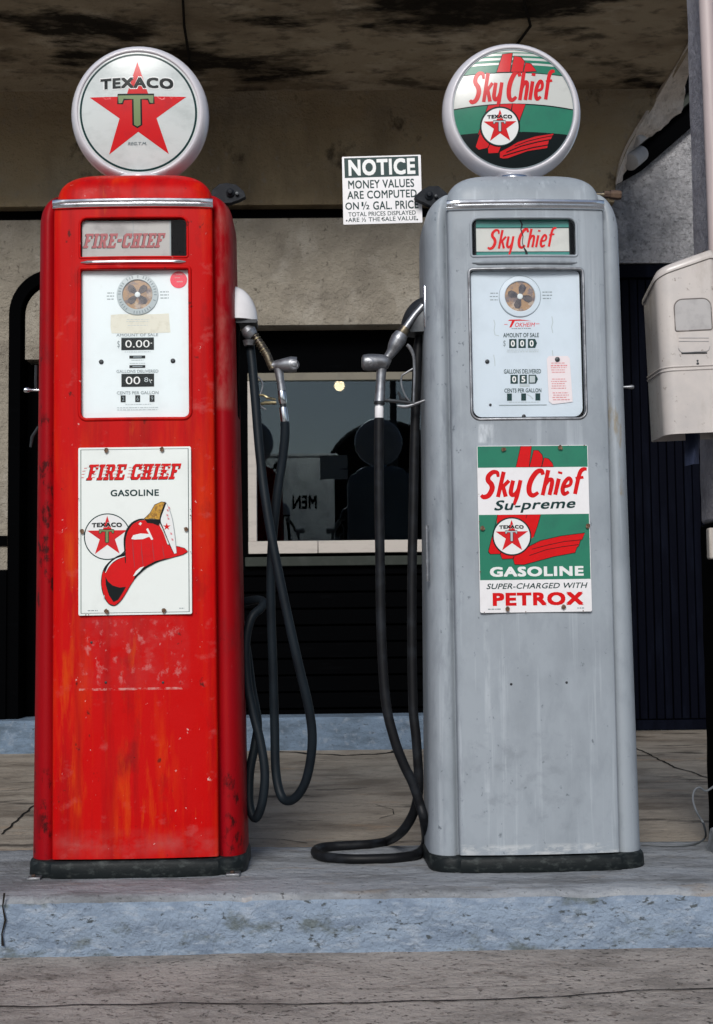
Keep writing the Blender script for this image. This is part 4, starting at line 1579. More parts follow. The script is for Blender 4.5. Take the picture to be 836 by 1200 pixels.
def dial_right(p, dial, P):
    spinner(p, dial, 378, 198, 136, 100, 'dial_cool', .5)
    p.ring(378, 198, 132, 139, 'p_grey', 1)
    bars(p, 178, 234, 172, 3, 22, 'p_grey', seed=2, h=6)
    bars(p, 525, 590, 166, 3, 21, 'p_grey', seed=3, h=7)
    p.poly([(298, 358), (310, 350), (380, 349), (455, 360), (400, 357), (345, 358), (322, 400), (308, 402), (326, 358)], 'p_red', 2)
    p.text('OKHEIM', 346, 370, 478, 398, 'p_red', 2, bold=.0, shear=.25)
    p.rect(274, 379, 296, 384, 'p_pink', 2)
    p.rect(482, 376, 506, 381, 'p_pink', 2)
    bars(p, 322, 456, 406, 1, 10, 'p_grey', 2, seed=4, h=5)
    p.text('AMOUNT OF SALE', 268, 438, 502, 467, 'p_dark', 2, bold=.015)
    for x in (307, 368, 430):
        p.rect(x, 478, x + 48, 537, 'p_dark', 2)
        p.text('0', x + 11, 487, x + 37, 528, 'p_white', 3, bold=.03)
    p.poly([(478, 480), (490, 506), (478, 536)], 'p_dark', 2)
    p.text('$', 268, 486, 284, 530, 'p_grey', 2)
    bars(p, 290, 500, 548, 2, 12, 'p_faint', 2, seed=5, h=4)
    p.text('GALLONS DELIVERED', 272, 676, 515, 705, 'p_dark', 2, bold=.015)
    for x, d in ((315, '0'), (375, '5'), (434, '')):
        p.rect(x, 713, x + 48, 771, 'p_dark', 2)
        if d:
            p.text(d, x + 11, 722, x + 37, 762, 'p_white', 3, bold=.03)
        else:
            p.rect(x + 6, 720, x + 42, 764, 'p_faint', 3)
    p.poly([(482, 714), (495, 742), (482, 770)], 'p_dark', 2)
    p.rect(375, 775, 440, 792, 'p_faint', 1)
    p.text('CENTS PER GALLON', 275, 802, 517, 829, 'p_dark', 2, bold=.015)
    for x in (292, 385, 478):
        p.rect(x, 835, x + 32, 882, 'p_dark', 2)
    p.stroke([(424, 842), (446, 854), (462, 872)], 7, 'p_faint', 2)
    bars(p, 300, 500, 890, 1, 10, 'p_faint', 2, seed=6, h=4)
    p.rect(240, 909, 552, 914, 'p_grey', 2)
    for q in ([(206, 350), (214, 380), (208, 420), (214, 450), (240, 456)], [(588, 330), (594, 370), (586, 400), (594, 440)], [(205, 580), (212, 620), (214, 655)], [(590, 552), (594, 590)]):
        p.stroke(q, 5, 'p_faint', 1)
    for x, y, r in ((163, 625, .0065), (183, 908, .004), (402, 985, .006)):
        g = G()
        a, b = p.xy((x, y))
        g.lathe([(r, 0), (r, .002), (r * .7, .0035), (0, .004)], (a, p.y - .0003, b), (0, -1, 0), 'dark_metal', n=16)
        obj('screw', g, dial)
    g = G()
    q = Print(g, p.tl, p.tl + p.a, p.tl + p.b, p.w, p.h, p.y - .0012, origin=p.o)
    tag_ = [(566, 592), (690, 592), (704, 608), (722, 893), (590, 908), (566, 888), (553, 610)]
    P3 = [q.xy(a) for a in tag_]
    g.prism([P3], p.y - .0026, p.y - .0016, 'tag_paper')
    q.y = p.y - .0027
    rnd = random.Random(12)
    for k in range(17):
        y = 636 + k * 15
        if k in (5, 6, 12):
            continue
        bars(q, 572 + k * .9 + rnd.uniform(0, 8), 690 + k * .9 - rnd.uniform(0, 26), y, 1, 10, 'p_pink', 1, h=8 if k == 1 else 5, seed=k + 20)
    to = obj('paper_tag', g, dial, fix=False)
    g = G()
    a, b = q.xy((622, 615))
    g.lathe([(.0075, 0), (.0075, .002), (.005, .004), (0, .0045)], (a, q.y, b), (0, -1, 0), 'dark_metal', n=16)
    obj('screw', g, to)


def sign_fire(p):
    # artwork of the lower crop is mapped with an affine into the sheet's own coordinates
    k = 5.067 / 4.644
    p.stroke([(115, 122), (703, 122), (703, 1016), (115, 1016)], 4.5, 'p_dark', 1, closed=True)
    p.slab('FIRE CHIEF', 146, 203, 666, 289, 'p_black', 1, dx=-4, dy=3)
    p.slab('FIRE CHIEF', 146, 203, 666, 289, 'p_red', 2)
    for y in (216, 232, 250, 268):
        for x0 in (150, 212, 262, 318, 398, 462, 520, 562, 608):
            x = x0 - (y - 203) * .26 + (y * 7 + x0) % 9
            p.rect(x - 14, y, x + 4, y + 3, 'enamel', 3)
            p.rect(x - 20, y + 6, x - 4, y + 8.5, 'p_red', 3)
    p.text('GASOLINE', 277, 344, 541, 380, 'p_dark', 2, bold=.028)
    # sub-sheet: crop coordinates (75..240, 540..720)
    o = p.tl, p.a, p.b
    tl = Vector(((85.5 + 0) * 0, 0))

    def conv(v):     # crop coordinate -> this sheet's coordinate
        return ((v[0] / 5.067 + 75 - 70) * 4.644, (v[1] / 5.067 + 540 - 500) * 4.644)
    inv0 = Vector(((0 / 4.644 + 70 - 75) * 5.067, (0 / 4.644 + 500 - 540) * 5.067))
    q = Print(p.g, inv0 + p.tl * k, inv0 + (p.tl + p.a) * k, inv0 + (p.tl + p.b) * k, p.w, p.h, p.y, step=p.step, origin=p.o)
    q.n = p.n
    star_logo(q, 257, 452, 139, 1)
    fire_helmet(q, 10)
    q.rect(236, 800, 241, 822, 'p_faint', 20)
    bars(p, 150, 206, 1000, 1, 8, 'p_grey', 2, seed=3, h=4)
    bars(p, 648, 676, 994, 1, 8, 'p_grey', 2, seed=4, h=4)


def sign_sky(p):
    # straightened sheet: x 0..600, y 0..910
    p.rect(3, 3, 597, 120, 'p_green', 1)
    p.rect(3, 378, 597, 733, 'p_green', 1)
    up = [[(208, 119), (236, 4), (296, 4), (280, 119)], [(281, 119), (306, 26), (332, 28), (352, 52), (356, 74), (346, 119)], [(348, 119), (362, 68), (386, 74), (406, 98), (412, 119)]]
    wings(p, 2, [], up, [], 'p_red')
    st = [[(106, 390), (190, 378), (180, 470), (100, 580)], [(100, 379), (336, 379), (318, 440), (296, 500), (220, 560), (100, 520)]]
    for q in st:
        p.poly(q, 'p_red', 2)
    p.stroke([(104, 380), (80, 470), (56, 560), (50, 580), (56, 590), (100, 592)], 3, 'p_black', 3)
    p.stroke([(336, 380), (318, 440), (296, 500)], 3, 'p_black', 3)
    p.stroke([(262, 380), (256, 400)], 3, 'p_black', 3)
    lw = [[(50, 576), (76, 480), (130, 520), (116, 592), (60, 592)], [(112, 592), (130, 560), (200, 590), (184, 618), (124, 620)],
          [(182, 620), (186, 600), (270, 552), (330, 522), (440, 498), (572, 482), (556, 520), (548, 522), (536, 556), (528, 560), (516, 590), (400, 610), (240, 652), (190, 650)]]
    wings(p, 4, [], [], lw, 'p_red')
    p.stroke([(270, 602), (360, 572), (450, 556), (536, 546)], 3.2, 'p_black', 6)
    p.stroke([(284, 568), (370, 546), (460, 528), (552, 520)], 3.2, 'p_black', 6)
    p.poly(circ(178, 497, 105), 'p_black', 7)
    star_logo(p, 178, 497, 102, 8, small=True)
    p.brush('Sky Chief', 14, 146, 594, 284, 'p_red', 2, shear=.34, rise=17, fat=1.2)
    p.text('Su-preme', 86, 300, 526, 372, 'p_dark', 2, bold=.022, shear=.22, rise=10)
    p.text('GASOLINE', 56, 662, 560, 716, 'p_white', 2, bold=.05)
    p.text('SUPER-CHARGED WITH', 36, 752, 580, 782, 'p_dark', 2, bold=.012, shear=.25)
    p.text('PETROX', 68, 802, 556, 874, 'p_red', 2, bold=.055)
    bars(p, 40, 110, 888, 1, 8, 'p_grey', 2, seed=3, h=5)
    bars(p, 520, 566, 888, 1, 8, 'p_grey', 2, seed=4, h=5)


red = Pump(163, (160, 240), (163, 1008), R(.5), 'red gasoline pump with a white red-star globe and a fire helmet sign')
cR = dict(cx=161, paint='red', side='red_side', sil_top=(47, 273, 262), sil_bot=(38, 288, 1004), pan_top=(65, 251, 245), pan_bot=(63, 259, 1006),
          plinth_y=1008, sh=(262, 229), strip=(231.5, 243), cap_y=207, header=(93.5, 254, 219, 300.5), header_r=(.006, .006, .022, .022),
          dial=(93.5, 314, 222, 490), dial_r=(.022, .022, .008, .008), header_bead=('red', .0035), dial_bead=('red', .0055),
          strip2=(94.5, 304, 217.5, 309), strip2_m='chrome', globe=(165, 137, 84.5, 246), globe_tilt=R(6), collar_r=.073, collar_m='globe',
          lens_tl=(414 - 236, 306 - 236), lens_tr=(414 + 236, 306 - 236), lens_bl=(414 - 236, 306 + 236), lens=lens_star,
          insert=insert_fire, header_map=((208, 174), (610, 174), (208, 322)), dial_map=((47, 30), (755, 30), (47, 1000)), dial_m='dial', dial_gap=(0, 0, 0),
          dial_parts=dial_left, sign=(92, 524, 224.5, 720.5), sign_m='enamel', sign_map=((101, 110), (718, 110), (101, 1028)), sign_art=sign_fire,
          sign_label='white enamel sign with a red fire helmet',
          bolts=((255, 128), (560, 126), (122, 570), (690, 566), (255, 1008), (566, 1008)), holes=((107, 753), (124, 800), (191, 800)))
infoR = build_pump(red, cR)

grey = Pump(627.5, (610, 240), (627.5, 1006), R(1.5), 'grey gasoline pump with a red, white and green globe and green sign')
for x in (44, 275):
    q = red.loc(x, 1022, -.15)
    g = G()
    g.box((q.x - .022, -.200, .0), (q.x + .018, -.150, .009), 'dull_metal')
    g.lathe([(.007, 0), (.007, .006), (0, .007)], (q.x - .004, -.188, .009), (0, 0, 1), 'rust', n=6)
    obj('anchor_lug', g, red.root, bevel=.002)
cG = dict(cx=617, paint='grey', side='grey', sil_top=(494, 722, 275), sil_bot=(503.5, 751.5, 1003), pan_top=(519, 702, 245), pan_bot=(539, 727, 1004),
          plinth_y=1003.5, sh=(274, 227), strip=(233, 245), cap_y=208, header=(553, 255, 676, 299), header_r=(.008, .008, .024, .024),
          dial=(552.5, 315, 685.5, 490), dial_r=(.026, .026, .012, .012), header_bead=('grey', .004), dial_bead=('dull_metal', .0045),
          strip2=(554, 304, 677, 309.5), strip2_m='grey', globe=(599, 134, 518, 680), globe_tilt=R(2), collar_r=.066, collar_m='chrome',
          lens_tl=(420 - 365, 400 - 365), lens_tr=(420 + 365, 400 - 365), lens_bl=(420 - 365, 400 + 365), lens=lens_sky,
          insert=insert_sky, header_map=((218, 160), (586, 160), (218, 300)), dial_map=((42, 28), (783, 28), (62, 1004)), dial_m='dial_cool', dial_gap=(.004, .005, .006),
          dial_parts=dial_right, sign=(561, 522, 691.5, 717.5), sign_m='enamel_warm', sign_map=((0, 0), (600, 0), (0, 910)), sign_art=sign_sky,
          sign_label='green and white enamel sign with red lettering',
          bolts=((144, 20), (450, 14), (20, 452), (588, 445), (146, 890), (446, 884)), holes=((599.5, 802), (664.5, 800)))
infoG = build_pump(grey, cG)


def patch(name, box, noise_scale, lo, hi, col, amount, soft=.012, seed=0):
    """a stain with a place of its own: box = x0, x1, z0, z1 in the pump's coordinates"""
    t = M[name].node_tree
    N, L = t.nodes, t.links
    b = N['Principled BSDF']
    src = b.inputs['Base Color'].links[0].from_socket
    tc = N.new('ShaderNodeTexCoord')
    sp = N.new('ShaderNodeSeparateXYZ')
    L.new(tc.outputs['Object'], sp.inputs[0])
    mp = N.new('ShaderNodeMapping')
    mp.inputs['Scale'].default_value = noise_scale
    mp.inputs['Location'].default_value = (seed, seed * 2, seed * 3)
    L.new(tc.outputs['Object'], mp.inputs[0])
    nz = N.new('ShaderNodeTexNoise')
    nz.inputs['Scale'].default_value = 1
    nz.inputs['Detail'].default_value = 10
    nz.inputs['Roughness'].default_value = .68
    L.new(mp.outputs[0], nz.inputs[0])

    def ramp(src_, a, c_, top):
        r = N.new('ShaderNodeMapRange')
        r.inputs['From Min'].default_value, r.inputs['From Max'].default_value = a, c_
        r.inputs['To Max'].default_value = top
        L.new(src_, r.inputs['Value'])
        return r.outputs[0]
    cur = ramp(nz.outputs['Fac'], lo, hi, amount)
    for ax, a, c_ in ((0, box[0], box[0] + soft), (0, box[1], box[1] - soft), (2, box[2], box[2] + soft), (2, box[3], box[3] - soft)):
        m = N.new('ShaderNodeMath')
        m.operation = 'MULTIPLY'
        L.new(cur, m.inputs[0])
        L.new(ramp(sp.outputs[ax], a, c_, 1), m.inputs[1])
        cur = m.outputs[0]
    mx = N.new('ShaderNodeMix')
    mx.data_type = 'RGBA'
    L.new(cur, mx.inputs[0])
    L.new(src, mx.inputs[6])
    mx.inputs[7].default_value = (*col, 1)
    L.new(mx.outputs[2], b.inputs['Base Color'])


def prange(P, x0, y0, x1, y1):
    r = P.rect(x0, y0, x1, y1)
    return (r[0], r[2], r[1], r[3])


# the ghost of an older sign, grime and drips on the red pump
patch('red', prange(red, 90, 722, 224, 810), (9, 9, 11), .40, .70, (.42, .05, .05), .34, .012, 3)
patch('red', prange(red, 92, 724, 222, 806), (34, 34, 26), .55, .66, (.55, .24, .23), .5, .02, 5)
patch('red', prange(red, 92, 806, 214, 809), (60, 60, 60), .44, .56, (.6, .3, .27), .7, .001, 7)
patch('red', prange(red, 55, 970, 265, 1010), (11, 11, 16), .38, .66, (.36, .12, .11), .45, .05, 8)
patch('red', prange(red, 60, 760, 110, 960), (26, 26, 3.2), .50, .62, (.58, .055, .003), .7, .03, 9)
patch('red', prange(red, 130, 860, 210, 990), (24, 24, 3.2), .52, .64, (.58, .05, .003), .65, .03, 10)
patch('red', prange(red, 70, 620, 92, 800), (26, 26, 3.2), .48, .62, (.58, .06, .003), .65, .02, 12)
for q, sd in (((30, 480, 66, 720), 2), ((36, 900, 66, 1010), 4), ((255, 880, 292, 1010), 6)):
    patch('red_side', prange(red, *q), (26, 26, 15), .54, .63, (.012, .005, .005), .85, .03, sd)
patch('red_side', prange(red, 245, 225, 280, 480), (15, 15, 6), .46, .66, (.34, .12, .10), .5, .02, 11)
# pale runs, rust, smudges and a darker left column on the grey one
patch('grey', prange(grey, 567, 728, 576, 860), (40, 40, 7), .42, .66, (.50, .54, .58), .45, .005, 3)
patch('grey', prange(grey, 567, 860, 575, 930), (8, 8, 6), .42, .6, (.50, .54, .58), .4, .005, 4)
patch('grey', prange(grey, 590, 730, 594, 985), (40, 40, 9), .42, .64, (.48, .52, .56), .4, .004, 5)
patch('grey', prange(grey, 560, 495, 580, 520), (30, 30, 8), .42, .6, (.62, .66, .7), .7, .008, 6)
patch('grey', prange(grey, 715, 440, 735, 580), (30, 30, 8), .5, .62, (.24, .19, .11), .7, .006, 7)
patch('grey', prange(grey, 540, 988, 732, 1008), (20, 20, 60), .46, .6, (.56, .57, .57), .6, .012, 8)
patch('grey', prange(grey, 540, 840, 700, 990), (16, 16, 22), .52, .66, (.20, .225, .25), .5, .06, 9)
patch('grey', prange(grey, 500, 300, 545, 1000), (20, 20, 5), .50, .66, (.16, .18, .21), .6, .03, 10)  # broken darker tone down the whole left column


def pts(P, L):
    out = []
    for q in L:
        if q[0] == 'g':
            out.append(P.on_ground(q[1], q[2], q[3] if len(q) > 3 else Z_IS + .0145))
        else:
            out.append(P.loc(*q))
    return out


# ------------------------------------------------ red pump: hood, nozzle, hoses
g = G()
c = red.loc(273, 377.5, .0)
rx, rz = red.loc(302.5, 377, 0).x - c.x, red.loc(273, 336, 0).z - c.z
secs = []
for k in range(15):
    t = math.pi / 2 * k / 14
    secs.append([(c.x + rx * math.cos(t) * math.cos(a), .07 * math.cos(t) ** .8 * math.sin(a), c.z + rz * math.sin(t)) for a in (math.pi * (j / 12 - .5) for j in range(13))])
g.loft(secs, 'enamel_warm')
hood = obj('nozzle_hood', g, red.root, angle=60)
g = G()
g.prism([[(c.x - .004, c.z - .012), (c.x + rx * .96, c.z - .012), (c.x + rx * .98, c.z - .0015), (c.x - .004, c.z - .0015)]], -.05, .05, 'dark_metal')
g.prism([[(c.x - .004, c.z - .30), (c.x + .016, c.z - .30), (c.x + .02, c.z - .013), (c.x - .004, c.z - .013)]], -.035, .05, 'black_board')
obj('nozzle_boot', g, hood)
yl = -.025
g = G()
g.tube(pts(red, [(288, 384, yl), (292, 389, yl), (297, 394, yl)]), [0.0171, 0.0244, 0.0171], 'dull_metal', smooth=4)
g.tube(pts(red, [(292, 399, yl), (292, 405, yl)]), [0.0207, 0.0159], 'dull_metal')
sp = pts(red, [(299, 394, yl), (306, 404, yl), (313, 416, yl), (318, 428, yl), (320, 432, yl)])
g.tube(sp, [.010, .0125, .0125, .012, .012], 'spring', smooth=5)
for k in range(7):
    q = sp[0].lerp(sp[2], k / 7)
    d = (sp[2] - sp[0]).normalized() * .0016
    g.tube([q - d, q + d], .0142, 'brass' if k % 2 else 'spring', n=14)
g.tube(pts(red, [(318, 429, yl), (323, 428, yl), (332, 427.5, yl - .005), (341, 427, yl - .008), (348, 427, yl - .008)]), [0.0116, 0.0146, 0.0201, 0.0250, 0.0232], 'dull_metal', n=18, smooth=4)
e = red.loc(344.5, 427.5, yl - .022)
g.lathe([(.0165, 0), (.0165, .006), (.0125, .0085), (.0115, .0065), (.006, .006), (.0055, .010), (0, .0105)], e, (.25, -1, -.05), 'dull_metal', n=24)
g.tube(pts(red, [(326.5, 432, yl), (327.5, 438, yl), (329, 448, yl), (330.5, 458, yl)]), [0.0152, 0.0134, 0.0120, 0.0128], 'dull_metal', n=16, smooth=3)
noz = obj('nozzle', g, red.root)
g = G()
g.tube(pts(red, [(330, 458, yl), (330.6, 461, yl), (331.4, 470, yl), (331.7, 473.5, yl)]), [.0115, .0128, .0132, .011], 'chrome', n=18)
g.tube(pts(red, [(331.7, 473.5, yl), (332, 477.5, yl)]), .0095, 'dark_metal', n=16)
g.tube(pts(red, [(332, 477.5, yl), (332.2, 480, yl), (333.6, 491, yl), (334, 495.5, yl)]), [.0125, .0132, .0132, .0118], 'chrome', n=18)
obj('swivel', g, noz)
g = G()
g.tube(pts(red, [(324, 472, yl), (312, 472, yl), (304, 474, yl + .01)]), [.005, .006, .0045], 'brass', n=8)
g.tube(pts(red, [(300, 464, yl), (308, 463, yl - .005), (314, 466, yl - .01), (323, 468, yl)]), [.003, .004, .004, .003], 'brass', n=8, smooth=3)
g.tube(pts(red, [(302, 441, yl), (306.5, 446, yl), (308, 452, yl), (305.5, 462, yl), (303, 468, yl), (306, 476, yl), (312, 480, yl)]), .0026, 'dull_metal', n=8, smooth=4)
obj('lever_guard', g, noz)
g = G()
HA = [(293, 403, .0), (296, 430, -.015), (299.5, 470, -.03), (305.5, 540, -.05), (315, 610, -.07), (330.5, 690, -.08), (348, 770, -.08), (362.5, 832, -.06), (366, 872, -.03),
      (359, 914, .0), (345, 936, .03), (331, 935, .06), (323.5, 905, .08), (322, 850, .08), (320, 780, .06), (317.5, 700, .04), (319, 640, .02), (325, 580, .0), (331, 540, -.01), (334, 512, -.02), (334, 494, yl)]
g.tube(pts(red, HA), .0142, 'rubber_grey', n=16, smooth=7)
obj('hose', g, red.root, angle=80)
g = G()
HB = [(262, 712, .17), (288, 705, .16), (302, 703, .14), (309, 706, .12), (306, 713, .10), (295, 724, .08), (288.5, 752, .07), (290, 798, .06), (297, 836, .05), (305, 868, .04), (310.5, 905, .03), (307.5, 940, .03), (299.5, 959, .04), (292.5, 943, .06), (293, 905, .08), (299, 873, .09), (302, 846, .10), (295, 805, .12), (289, 760, .14), (282, 730, .16), (262, 715, .17)]
g.tube(pts(red, HB), .0140, 'rubber_grey', n=16, smooth=7)
obj('hose', g, red.root, angle=80, label='short rear hose looped close against the red side')
# lifting eye by the cap, knob on the far side


def side_clamp(P, outline, yl, knob, name='clamp'):
    q = pts(P, [(x, y, yl) for x, y in outline])
    g = G()
    g.prism([[(p.x, p.z) for p in q]], yl, yl + .03, 'dark_iron')
    k = P.loc(*knob, yl)
    g.lathe([(.014, 0), (.014, .006), (.0085, .009), (.007, .018), (0, .019)], (k.x, yl, k.z), (0, -1, 0), 'dark_iron', n=14)
    g.lathe([(.006, 0), (.006, .010), (0, .011)], (k.x + .022, yl, k.z - .004), (0, -1, 0), 'dark_metal', n=10)
    return obj(name, g, P.root, bevel=.005)


side_clamp(red, [(244, 238), (249, 222), (257, 215.5), (266, 214), (277, 216), (286, 224), (288, 230), (280, 234), (270, 237.5), (258, 238)], .09, (270, 226))
side_clamp(grey, [(530, 238), (524, 226), (514, 217.5), (503, 218), (495, 222), (486, 230), (487.5, 233), (496, 236.5), (505, 241), (516, 240)], .0, (503, 229))
g = G()
q = pts(red, [(46, 457, .0), (36, 457, .0), (28, 457, .0)])
g.tube([q[0], q[1], q[1].lerp(q[2], .3), q[2].lerp(q[1], .2), q[2]], [.004, .004, .0078, .0085, .005], 'chrome', n=14)
obj('crank_knob', g, red.root)
g = G()
g.tube(pts(red, [(42.5, 428, .01), (42, 446, .01), (42.5, 458, .01)]), .005, 'dark_metal', n=8)
obj('lock_plate', g, red.root)
g = G()
g.tube(pts(red, [(45, 500, .02), (38, 512, .02), (36, 524, .02)]), [.004, .006, .004], 'dark_metal', n=8)
obj('catch', g, red.root)
g = G()
q = pts(grey, [(724, 453.5, -.02), (733, 453.5, -.02), (741, 453.5, -.02), (743, 453.5, -.02)])
g.tube([q[0], q[1], q[1].lerp(q[2], .4), q[2], q[3]], [.0045, .004, .0052, .0072, .006], 'dull_metal', n=12)
obj('crank_knob', g, grey.root)
g = G()
q = pts(grey, [(694, 228, .03), (708, 228, .03), (716, 228, .03), (724, 228.5, .03), (728, 228.5, .03)])
g.tube([q[0], q[1]], .0085, 'spring', n=12)
g.tube([q[1], q[1].lerp(q[2], .9)], .0125, 'rust', n=8)
g.tube([q[2].lerp(q[1], .1), q[3], q[4]], [.0155, .0165, .014], 'rust', n=8)
obj('pipe_stub', g, grey.root)

# ------------------------------------------------ grey pump: hood, nozzle, hose
g = G()
c = grey.loc(501, 392, .0)
rx, rz = c.x - grey.loc(469, 392, 0).x, grey.loc(501, 348, 0).z - c.z
secs = []
for k in range(15):
    t = math.pi / 2 * k / 14
    secs.append([(c.x - rx * math.cos(t) * math.cos(a), .055 * math.cos(t) ** .8 * math.sin(a), c.z + rz * math.sin(t)) for a in (math.pi * (j / 12 - .5) for j in range(13))])
g.loft(secs, 'dark_metal')
hood = obj('nozzle_hood', g, grey.root, angle=60)
g = G()
q = pts(grey, [(498, 334, -.075), (499, 384, -.075)])
g.tube([q[0], q[0].lerp(q[1], .04), q[0].lerp(q[1], .96), q[1]], [.003, .0052, .0052, .003], 'chrome', n=10)
obj('hood_trim', g, hood)
yl = -.045
g = G()
g.tube(pts(grey, [(496, 358, yl), (487, 368, yl), (479, 379, yl), (475, 385, yl)]), [0.0104, 0.0104, 0.0110, 0.0116], 'dull_metal', n=14)
g.tube(pts(grey, [(475.5, 384, yl), (472, 389, yl), (470, 392, yl)]), [0.0165, 0.0177, 0.0152], 'spring', n=14)
g.tube(pts(grey, [(471, 391, yl), (467.5, 397, yl), (463, 405, yl), (459.5, 412, yl), (455, 418, yl), (452, 422, yl)]), [0.0201, 0.0250, 0.0220, 0.0165, 0.0134, 0.0146], 'dull_metal', n=18, smooth=3)
g.tube(pts(grey, [(424, 424.5, yl - .006), (426, 424.5, yl - .006), (432, 424.5, yl - .006), (445, 424.5, yl - .003), (453, 425.5, yl), (457, 427, yl)]), [0.0146, 0.0232, 0.0262, 0.0250, 0.0232, 0.0134], 'dull_metal', n=20, smooth=3)
e = grey.loc(433, 424.5, yl - .022)
g.lathe([(.016, 0), (.016, .005), (.012, .0075), (.011, .0055), (.006, .005), (.0055, .009), (0, .0095)], e, (-.3, -1, -.05), 'dull_metal', n=24)
g.tube(pts(grey, [(447.5, 431, yl), (447, 436, yl), (446.3, 450, yl), (445.4, 464, yl), (445, 471, yl)]), [0.0165, 0.0152, 0.0144, 0.0156, 0.0165], 'dull_metal', n=18, smooth=3)
noz = obj('nozzle', g, grey.root)
g = G()
g.tube(pts(grey, [(444.9, 470.5, yl), (444.8, 473.5, yl)]), .0172, 'dark_metal', n=18)
g.tube(pts(grey, [(444.8, 473.5, yl), (444.7, 476, yl)]), .012, 'dull_metal', n=18)
g.tube(pts(grey, [(444.7, 476, yl), (444.6, 478, yl), (444.5, 487, yl), (444.5, 491, yl)]), [.0125, .0136, .0136, .0125], 'enamel_warm', n=18)
obj('swivel', g, noz)
g = G()
g.tube(pts(grey, [(477, 404, yl), (481, 408, yl), (485, 418, yl), (486, 435, yl), (485.6, 455, yl), (485, 472, yl)]), [.0055, .0065, .005, .0042, .004, .004], 'dull_metal', n=8, smooth=4)
g.tube(pts(grey, [(484, 432, yl), (476, 437, yl), (471, 441, yl), (471, 452, yl), (475, 463, yl), (480, 470, yl)]), .0028, 'dull_metal', n=8, smooth=4)
g.tube(pts(grey, [(450, 469, yl), (462, 470, yl), (475, 471.5, yl), (486, 473, yl)]), [.0055, .0062, .0055, .005], 'dark_metal', n=8)
g.tube(pts(grey, [(466, 475.5, yl), (476, 476.5, yl), (488, 473, yl), (500, 468.5, yl)]), [.004, .0055, .005, .004], 'dull_metal', n=8, smooth=3)
g.tube(pts(grey, [(467, 459, yl + .01), (470, 467, yl + .01), (480, 470, yl + .01)]), [.0035, .006, .006], 'dark_metal', n=8)
obj('lever_guard', g, noz)
g = G()
HC = [(444.5, 490, yl), (444.3, 520, yl), (444.5, 580, yl), (445.5, 650, yl), (447, 740, yl), (452, 820, yl), (462, 865, yl), (473, 895, -.04), (484, 918, -.035), (492, 942, -.03), (498, 965, -.01),
      ('g', 499, 989), ('g', 489, 1001), ('g', 470, 1005), ('g', 447, 1006.5), ('g', 415, 1007), ('g', 391, 1005.5), ('g', 376, 1003), ('g', 369.5, 998.5), ('g', 375, 994), ('g', 390, 992), ('g', 410, 991), ('g', 434, 989.5), ('g', 455, 985.5),
      (471, 975, .12), (483, 957, .07), (489, 938, .04), (491, 915, .03), (488, 866, .02), (484.5, 830, .02), (483, 760, .02), (483, 680, .02), (484.5, 600, .02), (486, 520, .02), (488, 460, .02), (490, 410, .02), (493, 392, .02)]
g.tube(pts(grey, HC), .0148, 'rubber', n=16, smooth=7)
obj('hose', g, grey.root, angle=80)
g = G()
q = pts(grey, [(500.5, 618, -.12), (501.5, 679, -.12)])
g.tube(q, .004, 'dull_metal', n=8)
for k in (0, .33, .66, 1):
    g.tube([q[0].lerp(q[1], k) - Vector((0, 0, .006)), q[0].lerp(q[1], k) + Vector((0, 0, .006))], .0055, 'dull_metal', n=8)
obj('hinge', g, grey.root)

# ================================================================== NOTICE SIGN (clipped to the grey pump)
YN = PY + .035
nc = at(448, 222, YN)
ns = empty('notice_sign', nc, label='small white notice sign with black lettering beside the grey pump', cat='sign')
tl, tr, bl_ = at(403, 183.3, YN), at(495.3, 184.2, YN), at(401, 262.8, YN)
wd, ht = (tr - tl).length, (bl_ - tl).length
ns.rotation_euler = (0, R(-.6), R(-2))
g = G()
g.prism([rrect(-wd / 2, -ht / 2, wd / 2, ht / 2, .003)], 0, .0022, 'enamel_warm')
p = Print(g, (90, 92), (735, 94), (82, 652), wd, ht, 0, step=.0002)
p.rect(107, 104, 713, 268, 'p_dark', 1)
p.text('NOTICE', 140, 118, 686, 253, 'p_white', 2, bold=.045)
p.text('MONEY VALUES', 133, 290, 672, 360, 'p_dark', 1, bold=.022)
p.text('ARE COMPUTED', 122, 378, 690, 445, 'p_dark', 1, bold=.022)
p.text('ON', 103, 470, 214, 532, 'p_dark', 1, bold=.022)
p.text('1', 236, 470, 252, 506, 'p_dark', 1, bold=.03)
p.stroke([(248, 534), (276, 468)], 7, 'p_dark', 1)
p.text('2', 272, 494, 300, 532, 'p_dark', 1, bold=.03)
p.text('GAL. PRICE', 330, 468, 700, 538, 'p_dark', 1, bold=.022)
p.text('TOTAL PRICES DISPLAYED', 125, 552, 676, 588, 'p_dark', 1, bold=.015)
p.text('ARE ½ THE SALE VALUE.', 122, 598, 690, 634, 'p_dark', 1, bold=.015)
obj('sign_plate', g, ns, fix=False)
for x, y in ((110, 620), (686, 628), (400, 614)):
    g = G()
    a, b = p.xy((x, y))
    g.lathe([(.0028, 0), (.0026, .0012), (0, .0016)], (a, 0, b), (0, -1, 0), 'dark_metal', n=10)
    obj('rivet', g, ns)
g = G()     # strap on its back reaching to the pump's clamp
k = grey.M @ grey.loc(506, 229, .03)
q = ns.matrix_basis.inverted() if False else (Matrix.Translation(ns.location) @ ns.rotation_euler.to_matrix().to_4x4()).inverted()
g.tube([q @ at(470, 229, YN + .008), q @ at(494, 229, YN + .010), q @ (grey.M @ grey.loc(512, 229, .03))], .005, 'dark_metal', n=8)
obj('strap', g, ns)

